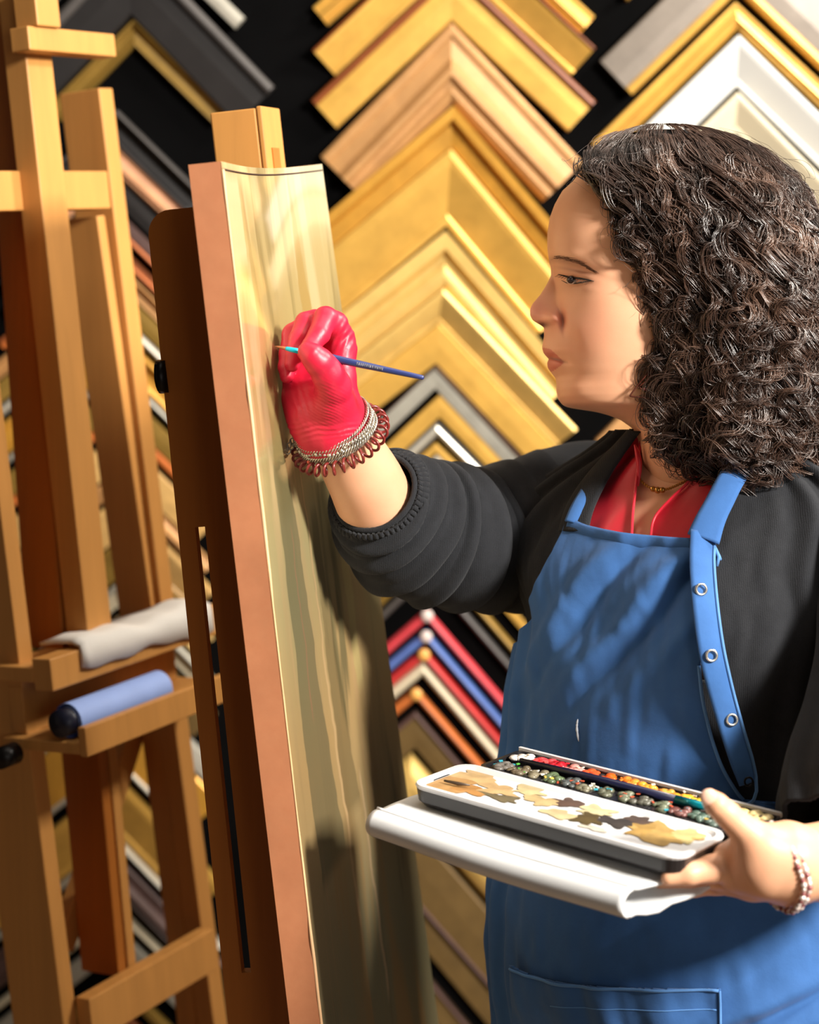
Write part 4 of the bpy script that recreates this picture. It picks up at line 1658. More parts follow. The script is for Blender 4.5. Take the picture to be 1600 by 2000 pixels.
# snap strip: from the bib's corner down to the waist, then looping back to the apron
strip = strap_pts([(1374, 1040, .024), (1372, 1100, .026), (1378, 1180, .027), (1390, 1270, .028), (1407, 1345, .030), (1428, 1420, .030), (1450, 1490, .028), (1462, 1530, .026)], 70)
ws = np.interp(np.linspace(0, 1, 70), [0, .1, .5, .85, 1], [.0215, .0210, .0205, .0185, .0150])
so = ribbon(strip, ws, .0022, M['denim'], 'snap_strip', apron, -FW * .8 + E1 * .3)
mm = MB()
pp, tt_, _, _ = frames(strip)
sd = np.cross(tt_, (-FW * .8 + E1 * .3))
sd /= np.linalg.norm(sd, axis=1)[:, None]
e1 = pp + sd * (ws[:, None] / 2) * 1.0
e2 = pp - sd * (ws[:, None] / 2) * 1.0
edge = e1 if proj(e1[30])[0] > proj(e2[30])[0] else e2
loop = strap_pts([(1478, 1545, .026), (1470, 1565, .024), (1450, 1572, .022), (1420, 1562, .020)], 12)
edge = np.vstack([edge[:-2], loop])
mm.tube(edge[2:], .0014, 8)
mm.build('piping', M['denimd'], so, True)
for (a, b) in ((1371, 1151), (1391, 1280), (1430, 1405), (1462, 1526)):
    t_, r_ = at_px(a, b, .029)
    c_ = T(np.array([t_]), np.array([r_]), .0315)[0]
    nm = (-FW * .85 + E1 * .25 + UP * .05)
    nm /= np.linalg.norm(nm)
    s1 = np.cross(nm, UP); s1 /= np.linalg.norm(s1)
    s2 = np.cross(nm, s1)
    an = np.linspace(0, 2 * PI, 28, endpoint=False)
    mm = MB()
    k_ = 1.0 if b < 1500 else .8
    mm.tube([c_ + (math.cos(q) * s1 + math.sin(q) * s2) * .0043 * k_ for q in an], .0011 * k_, 8, closed=True)
    rg = mm.build('snap_ring', M['steelring'] if b < 1500 else M['iron'], so, True)
    if b > 1500:
        rg['label'] = 'dark snap'
# shoulder strap from the bib to under the hair
ribbon(strap_pts([(1374, 1052, .025), (1388, 1015, .027), (1408, 975, .027), (1426, 940, .026), (1448, 905, .022), (1470, 870, .016)], 40), np.interp(np.linspace(0, 1, 40), [0, .3, 1], [.027, .0225, .0205]), .0022, M['denim'], 'shoulder_strap', apron, -FW * .75 + E2 * .2 + UP * .3)
ribbon(strap_pts([(1116, 1020, .0215), (1126, 996, .0215), (1138, 974, .020), (1152, 952, .014), (1164, 936, .007)], 30), .0125, .002, M['denim'], 'shoulder_strap', apron, -FW * .5 + E2 * .6 + UP * .2)
# little tie end by the corner
mm = MB()
mm.tube([P(1396, 1068, 1.515), P(1404, 1088, 1.512), P(1400, 1106, 1.512)], .0016, 8)
mm.tube([P(1398, 1072, 1.515), P(1410, 1098, 1.514)], .0014, 8)
mm.build('tie_end', M['denimd'], apron, True)

# pocket
pk_rows = np.arange(1790, 2120, 2.0)


pkr = np.arange(1740, 2140, 20.0)
pkl_ = [theta_at(1004, r, AO_ + .004) for r in pkr]
pkr_ = [theta_at(1408, r, AO_ + .004) for r in pkr]


def pk_left(py):
    return float(np.interp(py, pkr, pkl_))


def pk_right(py):
    return float(np.interp(py, pkr, pkr_))


pedge = lambda x: 1886 + 46 * (1 - np.exp(-(np.clip(x, 1000, 1410) - 1000) / 75.0))


def pk_fold(th, py):
    o = apron_fold(th, py) * .8
    tp = np.clip(1 - (py - 1930) / 60, 0, 1)
    return o + .0030 + .0022 * tp * np.sin(th * 26 + .8 * np.sin(th * 9)) + .003 * tp


pocket = patch('pocket', pk_rows, pk_left, pk_right, AO_, M['denim'], apron, 150, pk_fold, .0018, lambda x, y, t: y > pedge(x))
mm = MB()


def on_pk(pts, off, n=60):
    out = []
    for a, b in spline(pts, n):
        t_, r_ = at_px(a, b, AO_ + .004)
        t2, r2 = np.array([t_]), np.array([r_])
        out.append(T(t2, r2, AO_ + pk_fold(t2, r2) + off)[0])
    return out


mm.tube(on_pk([(x, float(pedge(x)) + 2) for x in (1006, 1030, 1060, 1100, 1150, 1220, 1300, 1404)], .0012), .0013, 8)
mm.build('piping', M['denimd'], pocket, True)
mm = MB()
mm.tube(on_pk([(1406, 1934), (1407, 1960), (1408, 2000), (1409, 2050)], .001, 30), .0012, 8)
mm.build('seam', M['denimd'], pocket, True)
mm = MB()
mm.tube(on_pk([(1080, 1964), (1150, 1968), (1250, 1972), (1400, 1972)], .0008, 60), .0006, 6)
mm.build('stitch_line', M['denimd'], pocket, True)
# a dried streak of paint on the bib
mm = MB()
mm.tube(on_apron([(1133, 1404), (1132, 1420), (1134, 1448)], .0012, 14), np.array([.0004, .0007, .0009, .0011, .0008, .0012, .0009, .0012, .0014, .0010, .0012, .0010, .0008, .0003]), 6)
mm.build('paint_streak', plain('dried_white_paint', (190, 196, 206), .7), bib, True)

# --- glove on the painting hand
wc = P(648, 828, 1.560)
wa = P(690, 905, 1.588) - P(640, 815, 1.556)
wa /= np.linalg.norm(wa)
gd = 1.548


def hand_right(p):
    w_ = chain(p, [px(664, 862, 1.566, 66), px(648, 836, 1.560, 72), px(636, 800, 1.556, 72)], .006)
    palm = chain(p, [px(632, 800, 1.562, 70), px(632, 765, 1.572, 62), px(640, 715, 1.578, 52), px(650, 676, 1.574, 42)], .006)
    d = smin(w_, palm, .008)
    hyp = chain(p, [px(604, 820, 1.562, 38), px(590, 775, 1.562, 38), px(585, 740, 1.568, 32)], .004)
    d = smin(d, hyp, .008)
    rad_ = chain(p, [px(662, 800, 1.552, 30), px(668, 740, 1.552, 27), px(668, 680, 1.556, 28), px(662, 655, 1.558, 28)], .004)
    d = smin(d, rad_, .006)
    index = chain(p, [px(668, 662, 1.556, 26), px(654, 634, 1.548, 26), px(636, 622, 1.540, 23.5), px(624, 652, 1.528, 21), px(606, 678, 1.520, 18), px(594, 690, 1.518, 14)], .0022)
    middle = chain(p, [px(650, 652, 1.566, 26), px(616, 630, 1.556, 25), px(600, 633, 1.550, 24), px(586, 664, 1.540, 22), px(577, 692, 1.534, 19), px(570, 712, 1.532, 15)], .0022)
    ring = chain(p, [px(640, 670, 1.575, 26), px(592, 646, 1.570, 25), px(575, 655, 1.565, 24), px(565, 692, 1.553, 20), px(561, 718, 1.548, 18), px(560, 735, 1.545, 14)], .0022)
    pinky = chain(p, [px(630, 700, 1.585, 24), px(585, 676, 1.583, 22), px(570, 690, 1.578, 20), px(566, 722, 1.566, 18), px(566, 744, 1.560, 14)], .0022)
    for q, k in ((pinky, .003), (ring, .0025), (middle, .0022), (index, .0022)):
        d = smin(d, q, k)
    thenar = chain(p, [px(660, 820, 1.546, 38), px(652, 785, 1.530, 40), px(650, 752, 1.516, 36)], .004)
    d = smin(d, thenar, .009)
    thumb = chain(p, [px(653, 757, 1.516, 35), px(641, 730, 1.506, 32), px(622, 706, 1.497, 28), px(608, 692, 1.493, 23), px(598, 684, 1.493, 16)], .003)
    d = smin(d, thumb, .0018)
    return np.maximum(d, (p - wc) @ wa - .009)


c0 = P(625, 740, 1.55)
gv, gf = surface_net(hand_right, c0 - [.060, .105, .090], c0 + [.055, .075, .080], .0011)
gv = mesh_smooth(gv, gf, 2)
# creases in the stretched rubber, displaced along the local normal
me_tmp = bpy.data.meshes.new('tmp')
me_tmp.from_pydata(gv.tolist(), [], gf.tolist())
me_tmp.update()
nrm = np.zeros(len(gv) * 3)
me_tmp.vertices.foreach_get('normal', nrm)
nrm = nrm.reshape(-1, 3)
bpy.data.meshes.remove(me_tmp)
q = gv - CAM
dd = q @ FW
gx, gy = 800 + F * (q @ RT) / dd, 1000 - F * (q @ UP) / dd
cr = np.zeros(len(gv))
# wrinkles over the ball of the thumb, running down to the left
a_ = np.exp(-((gx - 632) / 40) ** 2 - ((gy - 792) / 38) ** 2)
cr += a_ * .00034 * np.sin((gy * .9 - gx * .42 + 6 * N3(gx * .04, gy * .04, 3)) * 1.05)
a_ = np.exp(-((gy - 842) / 16) ** 2)
cr += a_ * .0004 * np.sin((gy + gx * .12 + 10 * N3(gx * .05, gy * .05, 6)) * .62)
a_ = np.exp(-((gx - 672) / 22) ** 2 - ((gy - 655) / 30) ** 2)
cr += a_ * .0004 * np.sin((gx * .9 + gy * .5 + 8 * N3(gx * .05, gy * .05, 8)) * .5)
a_ = np.exp(-((gx - 585) / 26) ** 2 - ((gy - 790) / 34) ** 2)
cr += a_ * .0004 * np.sin((gx * .8 - gy * .25 + 8 * N3(gx * .05, gy * .05, 9)) * .6)
cr += .0006 * N3(gx * .06, gy * .06, 13)
out_ = np.sign(((gv - gv.mean(0)) * nrm).sum())
gv = gv + nrm * cr[:, None] * out_
n = NT('red_rubber')
c = lin((202, 30, 60))
v = n.coord()
n.bump(n.noise(v, 260, 4), .22, .0008)
M['rubber'] = n.set(n.ramp(n.noise(v, 40, 3), [(.3, tuple(x * .9 for x in c)), (.7, c)]), .42, 0, .45)
glove = mesh_obj('glove', gv, gf.tolist(), M['rubber'], pw)
bm = bmesh.new(); bm.from_mesh(glove.data); bmesh.ops.recalc_face_normals(bm, faces=bm.faces[:]); bm.to_mesh(glove.data); bm.free()

# --- bracelets of the painting hand
wc = P(648, 828, 1.560)
wa = P(690, 905, 1.588) - P(640, 815, 1.556)
wa /= np.linalg.norm(wa)
bx = np.cross(wa, UP); bx /= np.linalg.norm(bx)
by = np.cross(wa, bx)


def ringpt(q, r, along, c0=wc):
    return c0 + (math.cos(q) * bx * 1.0 + math.sin(q) * by * .96) * r + wa * along


M['chain'] = plain('old_silver', (196, 190, 176), .3, .8, scale=200, var=.4)
for k, (al, rr_, wr) in enumerate([(-.002, .0345, .0010), (.002, .0352, .0012), (.006, .0350, .0011), (.010, .0358, .0013), (.013, .0352, .0010)]):
    mm = MB()
    m = 110
    for s_ in (0, 1, 2):
        pts = []
        for i in range(m * 2):
            q = 2 * PI * i / (m * 2)
            tw = q * 26 + s_ * 2 * PI / 3
            pts.append(ringpt(q, rr_ + wr * math.cos(tw), al + .0015 * math.sin(q * 2 + k) + wr * 1.2 * math.sin(tw)))
        mm.tube(pts, wr * .55, 5, closed=True)
    mm.build('bracelet', M['chain'], pw, True)
mm = MB()
rb = np.random.default_rng(5)
for k in range(60):
    q = 2 * PI * k / 60
    mm.ball(ringpt(q, .0362, .0045 + .0018 * math.sin(q * 7)), .0013 + .0006 * (k % 3 == 0), 5)
cr_ = mm.build('bracelet', M['chain'], pw, True)
# hanging clasp beside the painting
mm = MB()
for k in range(6):
    a0 = P(574 - 3 * k + 2 * (k % 2), 858 + 4.5 * k, 1.575)
    an = np.linspace(0, 2 * PI, 14, endpoint=False)
    e_ = (RT, UP, FW)
    A1, A2 = (e_[0], e_[1]) if k % 2 else (e_[1], e_[2])
    mm.tube([a0 + (math.cos(q) * A1 + math.sin(q) * A2) * .0030 for q in an], .0007, 6, closed=True)
mm.build('clasp', M['chain'], cr_, True)
mm = MB()
mm.ball(ringpt(-PI / 2 + .35, .0375, .012) if ringpt(-PI / 2, .03, 0) @ FW < ringpt(PI / 2, .03, 0) @ FW else ringpt(PI / 2 + .35, .0375, .012), .0016, 6)
mm.build('coral_bead', plain('coral', (226, 96, 70), .4), cr_, True)
# coiled cord
mm = MB()
pts = []
m = 900
for i in range(m):
    q = 2 * PI * i / m
    tw = q * 30
    pts.append(ringpt(q, .0395 + .0052 * math.cos(tw), .0175 + .0052 * math.sin(tw)))
mm.tube(pts, .0013, 7, closed=True)
mm.build('coiled_bracelet', plain('dark_red_cord', (122, 40, 36), .3, spec=.6), pw, True)

# --- bracelet on the other wrist
wc2 = P(1524, 1694, 1.335)
wa2 = P(1590, 1686, 1.345) - P(1510, 1692, 1.333)
wa2 = wa2 / np.linalg.norm(wa2) * .94 - FW * .0 + UP * .18
wa2 /= np.linalg.norm(wa2)
b1 = np.cross(wa2, UP); b1 /= np.linalg.norm(b1)
b2 = np.cross(wa2, b1)
M['crystal'] = plain('pale_crystal', (232, 214, 206), .15, .3, .8, scale=300, var=.3)
M['rosebead'] = plain('rose_bead', (150, 84, 84), .2, .1, .8)
mm = MB()
mr = MB()
for k in range(58):
    q = 2 * PI * k / 58
    for j, rr_ in ((0, .0318), (1, .0322)):
        sag = .010 * max(0, -math.sin(q)) * 0
        c_ = wc2 + (math.cos(q) * b1 + math.sin(q) * b2) * rr_ + wa2 * ((-.0025 if j else .0025) + .0012 * math.sin(5 * q))
        ((mr if (k * 7 + j * 3) % 5 < 2 else mm)).ball(c_, .0018 + .0006 * ((k + j) % 3 == 0), 6)
br = mm.build('bead_bracelet', M['crystal'], pw, True)
mr.build('rose_beads', M['rosebead'], br, True)

# --- necklace
mm = MB()
pts = [(1243, 900), (1247, 925), (1262, 945), (1284, 957), (1306, 955), (1328, 946), (1352, 934)]
nd = spline([(a, b, d) for (a, b), d in zip(pts, (1.598, 1.585, 1.568, 1.553, 1.548, 1.545, 1.55))], 60)
N3D = []
for a, b, d in nd:
    t_, r_ = at_px(a, b, -.001)
    N3D.append(T(np.array([t_]), np.array([r_]), .0012)[0])
N3D = np.array(N3D)
p_, t_, n_, b_ = frames(N3D)
for s_ in (0, PI):
    ph = np.linspace(0, 60, 60) + s_
    qq = spline(N3D, 240)
    pf2, tf2, nf2, bf2 = frames(qq)
    ph = np.linspace(0, 90, 240) + s_
    mm.tube(qq + .0008 * (np.cos(ph)[:, None] * nf2 + np.sin(ph)[:, None] * bf2), .0006, 5)
nk = mm.build('necklace', M['goldchain'], pw, True)
mm = MB()
for k, r_ in ((27, .0026), (31, .0030), (35, .0026), (12, .0022)):
    mm.ball(N3D[k] - FW * .001, r_, 8)
mm.build('necklace_bead', M['goldchain'], nk, True)

# --- wire earring
mm = MB()
ew = head_w(1240, 760) + 16
tri = [(1272, 716), (1261, 723), (1240, 748), (1216, 778), (1217, 783), (1240, 786), (1275, 791)]
mm.tube([HP(np.array([float(a)]), np.array([float(b)]), np.array([ew]))[0] for a, b in spline(tri, 50)], .0008, 6)
tri = [(1262, 728), (1246, 752), (1231, 766), (1247, 774), (1268, 783)]
mm.tube([HP(np.array([float(a)]), np.array([float(b)]), np.array([ew + 1]))[0] for a, b in spline(tri, 40)], .0007, 6)
er = mm.build('earring', plain('bronze_wire', (84, 40, 26), .35, .6), pw, True)
mm = MB()
for a, b in ((1240, 770), (1250, 776), (1259, 781), (1268, 785)):
    mm.ball(HP(np.array([float(a)]), np.array([float(b)]), np.array([ew + 1]))[0], .0014, 6)
mm.build('earring_beads', M['rosebead'], er, True)
# ================================================================ hair
FR = [(250, 1255), (262, 1205), (275, 1172), (295, 1145), (320, 1126), (345, 1116), (360, 1122), (385, 1146), (410, 1160), (432, 1172), (470, 1182), (500, 1190), (530, 1208), (560, 1226), (600, 1248), (640, 1258), (700, 1258), (750, 1256), (800, 1256), (850, 1262), (900, 1282), (940, 1330), (975, 1400)]
BK = [(250, 1330), (262, 1400), (275, 1440), (300, 1490), (330, 1525), (360, 1550), (400, 1575), (450, 1600), (500, 1618), (600, 1645), (700, 1660), (800, 1665), (880, 1650), (940, 1600), (975, 1500)]


def hair_w(q, v, near=True):
    """how far the hair stands out sideways (pixels) at fraction q across the row v"""
    wm = 215 * np.sqrt(np.clip(1 - (np.clip(600 - v, 0, 352) / 352) ** 2, 0, 1))
    wm = wm * np.interp(v, [600, 800, 900, 980], [1, 1, .92, .8])
    w0 = np.interp(v, [250, 300, 345, 400, 500, 560, 640, 760, 830, 900, 980], [5, 66, 112, 142, 162, 164, 158, 138, 130, 120, 110])
    a = np.clip(q / .35, 0, 1)
    a = a * a * (3 - 2 * a)
    f = w0 + (wm - w0) * a
    b = np.sqrt(np.clip(1 - (np.clip(q - .5, 0, .5) / .5) ** 2, 0, 1))
    return np.minimum(f * b, np.maximum(wm, w0))


hv_, hf_ = [], []
nhair = 0
hbv, hbf = [], []


def front(v):
    return tab(FR, v)


def backx(v):
    return tab(BK, v)


# dark inner volume
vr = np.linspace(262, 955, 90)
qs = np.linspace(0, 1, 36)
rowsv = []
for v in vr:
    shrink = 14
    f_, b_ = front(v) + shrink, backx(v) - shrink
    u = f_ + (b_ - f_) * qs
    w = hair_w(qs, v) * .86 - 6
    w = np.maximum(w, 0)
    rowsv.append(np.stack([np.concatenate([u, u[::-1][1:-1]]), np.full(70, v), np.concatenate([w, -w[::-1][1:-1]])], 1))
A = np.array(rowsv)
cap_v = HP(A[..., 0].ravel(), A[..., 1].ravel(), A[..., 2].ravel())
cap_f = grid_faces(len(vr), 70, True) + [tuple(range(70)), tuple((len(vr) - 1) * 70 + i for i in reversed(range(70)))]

rh = np.random.default_rng(11)


def lock(q0, v0, v1, layer, nst, amp, wl, spread, rad, side=1, drift=0.0, npt=44):
    global nhair
    ph0 = rh.random() * 2 * PI
    hand = 1 if rh.random() < .5 else -1
    ecc = rh.uniform(.12, .65)
    wob = rh.uniform(0, 6.3)
    lump = rh.normal(0, .035)
    q1 = np.clip(q0 + drift, 0, 1)
    bend = rh.normal(0, .02)
    t = np.linspace(0, 1, npt)
    for s in range(nst):
        ds = rh.normal(0, spread)
        dph = rh.normal(0, .13)
        la = layer * (1 + rh.normal(0, .012))
        vend = v1 + rh.normal(0, 14)
        v = v0 + (vend - v0) * t
        L = (vend - v0)
        qq = np.clip(q0 + (q1 - q0) * t + bend * np.sin(t * PI * 1.3), 0, 1)
        f_, b_ = front(v), backx(v)
        u = f_ + (b_ - f_) * qq
        w = hair_w(qq, v) * (la + lump * np.sin(t * PI))
        gr = np.clip(t * L / 70, 0, 1)                      # the curl opens away from the root
        k = ph0 + dph + hand * 2 * PI * (t * L) / wl * (1 + .25 * t) + .9 * np.sin(t * L / wl * 2.1 + wob)
        am = amp * gr * (1 + rh.normal(0, .10)) * (1 + .5 * t)
        u = u + am * np.cos(k) + ds * (1 + .6 * t) + rh.normal(0, 1.5) * t
        w = w + am * ecc * np.sin(k) + rh.normal(0, spread * .6)
        vv = v + am * .35 * np.sin(2 * k) - (1 - gr) * 4
        pts = HP(u, vv, side * w)
        r = rad * S * (.35 + .65 * np.sin(np.clip(t * 1.02 + .02, 0, 1) * PI) ** .4)
        r[-1] = rad * S * .15
        vs, fs = tube(pts, r, 3, False, False)
        hv_.append(vs)
        hf_.append(np.array(fs) + nhair)
        nhair += len(vs)


# visible side: long curls
for i in range(400):
    q0 = rh.random() ** .92
    v0 = rh.choice([rh.uniform(248, 330), rh.uniform(300, 560), rh.uniform(520, 760)], p=[.40, .36, .24])
    ln = rh.uniform(230, 520) if v0 < 500 else rh.uniform(150, 330)
    v1 = min(v0 + ln, rh.uniform(860, 968))
    lay = rh.uniform(.93, 1.07)
    amp = rh.uniform(7, 13) if v0 < 360 else rh.uniform(9, 18)
    lock(q0, v0, v1, lay, int(rh.integers(11, 18)), amp * 1.25, rh.uniform(75, 150), rh.uniform(3.0, 5.5), rh.uniform(.65, .95), 1, rh.normal(0, .035))
# small tight curls along the hairline and the face
for i in range(70):
    v0 = rh.uniform(300, 800)
    lock(rh.uniform(0.0, .10), v0, v0 + rh.uniform(60, 150), rh.uniform(.98, 1.08), int(rh.integers(5, 9)), rh.uniform(5, 11), rh.uniform(36, 70), 1.8, .75, 1, rh.normal(0, .02), 34)
# ringlets at the bottom edge
for i in range(90):
    v0 = rh.uniform(760, 880)
    lock(rh.uniform(0.0, .95), v0, v0 + rh.uniform(80, 130), rh.uniform(.95, 1.1), int(rh.integers(7, 12)), rh.uniform(12, 22), rh.uniform(50, 95), 3.0, .8, 1, rh.normal(0, .05), 36)
# far side
for i in range(150):
    q0 = rh.random()
    v0 = rh.uniform(256, 560)
    lock(q0, v0, min(v0 + rh.uniform(260, 520), rh.uniform(860, 960)), rh.uniform(.93, 1.05), 7, rh.uniform(6, 12), rh.uniform(62, 120), 3.5, 1.1, -1, rh.normal(0, .05), 34)
# loose single hairs round the outline
for i in range(420):
    v0 = rh.uniform(256, 700)
    q0 = rh.choice([rh.uniform(.0, .08), rh.uniform(.85, 1.0), rh.random()], p=[.05, .53, .42])
    if v0 > 330 and q0 < .1 and rh.random() < .5:
        continue
    lock(q0, v0, v0 + rh.uniform(50, 170), rh.uniform(1.0, 1.12), 1, rh.uniform(8, 20), rh.uniform(60, 130), 9, .36, 1 if rh.random() < .8 else -1, rh.normal(0, .05), 46)
# stray curls that lie in front of the neck
for (a, b) in ((1262, 770), (1268, 820), (1275, 850), (1300, 860)):
    for s in range(4):
        t = np.linspace(0, 1, 50)
        r_ = 15 * (1 - .25 * t) + rh.normal(0, 1)
        k = t * 4.2 * PI + rh.random() * .5 + a
        pts = HP(a + r_ * np.cos(k) - 6 * t, b + 40 * t + r_ * .7 * np.sin(k), 140 + 10 * np.sin(k))
        vs, fs = tube(pts, .7 * S, 3, False, False)
        hv_.append(vs); hf_.append(np.array(fs) + nhair); nhair += len(vs)

n = NT('dark_brown_hair')
v = n.coord()
col = n.ramp(n.noise(v, 28, 4), [(.3, lin((38, 25, 20))), (.52, lin((68, 48, 39))), (.75, lin((116, 88, 73)))])
n.set(col, .30, 0, .75)
n.b.inputs['Anisotropic'].default_value = .5
M['hair'] = n.m
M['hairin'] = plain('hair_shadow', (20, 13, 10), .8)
V_ = np.concatenate(hv_)
F_ = np.concatenate(hf_)
print('hair verts', len(V_), 'faces', len(F_))
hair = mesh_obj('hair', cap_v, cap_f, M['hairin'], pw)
me = bpy.data.meshes.new('curls')
ctr = (V_.min(0) + V_.max(0)) / 2
me.vertices.add(len(V_))
me.vertices.foreach_set('co', (V_ - ctr).astype(np.float32).ravel())
me.loops.add(F_.size)
me.loops.foreach_set('vertex_index', F_.astype(np.int32).ravel())
me.polygons.add(len(F_))
me.polygons.foreach_set('loop_start', np.arange(0, F_.size, 4, dtype=np.int32))
me.polygons.foreach_set('use_smooth', np.ones(len(F_), bool))
me.materials.append(M['hair'])
me.update(calc_edges=True)
me.validate()
o = bpy.data.objects.new('curls', me)
COL.objects.link(o)
o.parent = hair
o['kind'] = 'stuff'
o.location = Vector(ctr.tolist()) - pw.location - hair.location
# ================================================================ things in her hands
# --- fine brush
bt, be = P(537, 676, 1.512), P(828, 738, 1.492)
ax = (be - bt)
LB = np.linalg.norm(ax)
ax /= LB


def bpnt(px_, r=0.0):
    """point on the brush's axis at pixel column px_"""
    t = np.linspace(0, 1, 200)
    xs = np.array([proj(bt + ax * LB * q)[0] for q in t])
    return bt + ax * LB * float(np.interp(px_, xs, t))


br_ = empty('paintbrush', bpnt(640), 'thin blue paintbrush with turquoise ferrule held in the gloved hand', 'paintbrush')
mm = MB(); mm.tube([bpnt(537), bpnt(543), bpnt(552), bpnt(562)], [.0002, .0008, .0013, .0014], 12)
mm.build('bristles', plain('sable', (150, 84, 44), .6), br_, True)
mm = MB(); mm.tube([bpnt(558), bpnt(560), bpnt(566), bpnt(590)], [.0014, .0017, .0020, .0024], 14)
mm.build('ferrule', plain('turquoise_band', (26, 170, 196), .25, .1), br_, True)
mm = MB(); mm.tube([bpnt(588), bpnt(620), bpnt(650), bpnt(720), bpnt(800), bpnt(825), bpnt(828)], [.0024, .0033, .0034, .0028, .0022, .0019, .0010], 16)
hd = mm.build('handle', plain('navy_lacquer', (46, 58, 112), .35, spec=.6), br_, True)
sv = np.cross(ax, -FW); sv /= np.linalg.norm(sv)
nv = np.cross(sv, ax)
mm = MB()
x = 698.0
rb = np.random.default_rng(4)
while x < 748:
    w_ = rb.uniform(1.2, 3.2)
    for hh in ([1] if rb.random() < .4 else [1, 0]):
        a0, a1 = bpnt(x), bpnt(x + w_ * .7)
        r_ = .00285
        o_ = nv * r_ if nv @ FW < 0 else -nv * r_
        mm.box(a0 + o_, ax, sv, nv, (0, np.linalg.norm(a1 - a0)), (-.0011 if hh else .0001, .0011), (-.0002, .0001))
    x += w_ + .9
mm.build('lettering', plain('silver_print', (170, 170, 176), .4, .4), hd)

# --- paint box on a level plane
ZB = CAM[2] - .480
q1, q2, q3 = on_level(800, 1530, ZB), on_level(1325, 1678, ZB), on_level(1000, 1462, ZB)
BX = (q2 - q1); LX = np.linalg.norm(BX); BX /= LX
BY = np.cross([0, 0, 1.0], BX)
LY = (q3 - q1) @ BY
BZ = np.array([0, 0, 1.0])
print('paint box', LX, LY, 'skew', (q3 - q1) @ BX)
B0_ = q1.copy()


def bp(x, y, z=0.0):
    return B0_ + BX * x + BY * y + BZ * z


def bloc(px_, py_, z=0.0):
    q = on_level(px_, py_, ZB + z) - B0_
    return q @ BX, q @ BY


def rrect(x0, x1, y0, y1, r, n=6):
    out = []
    for cx, cy, a0 in ((x1 - r, y0 + r, -90), (x1 - r, y1 - r, 0), (x0 + r, y1 - r, 90), (x0 + r, y0 + r, 180)):
        for k in range(n + 1):
            a = math.radians(a0 + 90 * k / n)
            out.append((cx + r * math.cos(a), cy + r * math.sin(a)))
    return out


def tray(rings, mat, name, parent):
    """stack of rounded rectangles (x0,x1,y0,y1,r,z), closed at both ends"""
    vs, fs = [], []
    m = None
    for (x0, x1, y0, y1, r, z) in rings:
        o = rrect(x0, x1, y0, y1, r)
        m = len(o)
        vs += [bp(a, b, z) for a, b in o]
    for k in range(len(rings) - 1):
        for i in range(m):
            j = (i + 1) % m
            fs.append((k * m + i, k * m + j, (k + 1) * m + j, (k + 1) * m + i))
    fs.append(tuple(reversed(range(m))))
    fs.append(tuple((len(rings) - 1) * m + i for i in range(m)))
    return mesh_obj(name, vs, fs, mat, parent, False)


M['enam'] = plain('white_enamel', (216, 215, 216), .22, spec=.6, var=.03)
M['enamb'] = plain('black_enamel', (30, 28, 30), .3, spec=.6)
pb = empty('paint_box', bp(LX / 2, LY / 2, -.02), 'open metal watercolour box with white mixing palette held on the white pad', 'paint box')
w1_ = LY * .56
# mixing palette: black outside, white inside
tray([(.006, LX - .006, .004, w1_ - .002, .012, -.017), (.001, LX - .001, .001, w1_, .014, -.013), (0, LX, 0, w1_, .014, -.0035), (0, LX, 0, w1_, .014, -.003)], M['enamb'], 'palette_shell', pb)
pal = tray([(0, LX, 0, w1_, .014, -.003), (-.0008, LX + .0008, -.0008, w1_, .014, -.001), (0, LX, 0, w1_, .014, .0005), (.004, LX - .004, .004, w1_ - .004, .012, .0005), (.007, LX - .007, .007, w1_ - .007, .010, -.0022)], M['enam'], 'mixing_palette', pb)
# pan tray behind
y0, y1 = w1_ + .002, LY
XO = .016
tray([(XO, LX + .010, y0, y1, .006, -.017), (XO - .003, LX + .012, y0 - .001, y1 + .002, .006, -.004), (XO - .003, LX + .012, y0 - .001, y1 + .002, .006, .000), (XO, LX + .010, y0 + .001, y1, .006, .000), (XO + .001, LX + .009, y0 + .002, y1 - .001, .005, -.006)], M['enamb'], 'pan_tray', pb)
tray([(LX * .0 + XO - .004, LX + .013, y1 + .001, y1 + .004, .0014, -.006), (XO - .004, LX + .013, y1 + .001, y1 + .0045, .0014, .0022)], M['enam'], 'back_rim', pb)
# smears of mixed colour
SM = [((880, 1528), 60, 17, (206, 160, 104)), ((930, 1517), 52, 14, (222, 186, 134)), ((905, 1540), 44, 9, (196, 142, 84)), ((975, 1542), 50, 13, (214, 178, 128)), ((978, 1557), 44, 8, (120, 108, 82)), ((1035, 1545), 36, 12, (222, 200, 150)),
      ((1065, 1565), 38, 11, (208, 182, 130)), ((1110, 1568), 30, 10, (104, 80, 66)), ((1090, 1590), 40, 9, (216, 196, 150)), ((1165, 1585), 46, 11, (226, 210, 164)), ((1150, 1597), 38, 14, (98, 82, 44)), ((1205, 1606), 50, 12, (74, 66, 58)),
      ((1250, 1605), 36, 10, (96, 78, 66)), ((1290, 1628), 74, 20, (208, 170, 100)), ((1330, 1632), 46, 17, (226, 206, 142)), ((1262, 1622), 38, 14, (196, 156, 86)), ((1160, 1618), 30, 6, (222, 214, 196)), ((845, 1515), 14, 10, (54, 58, 62))]
zz = -.00175
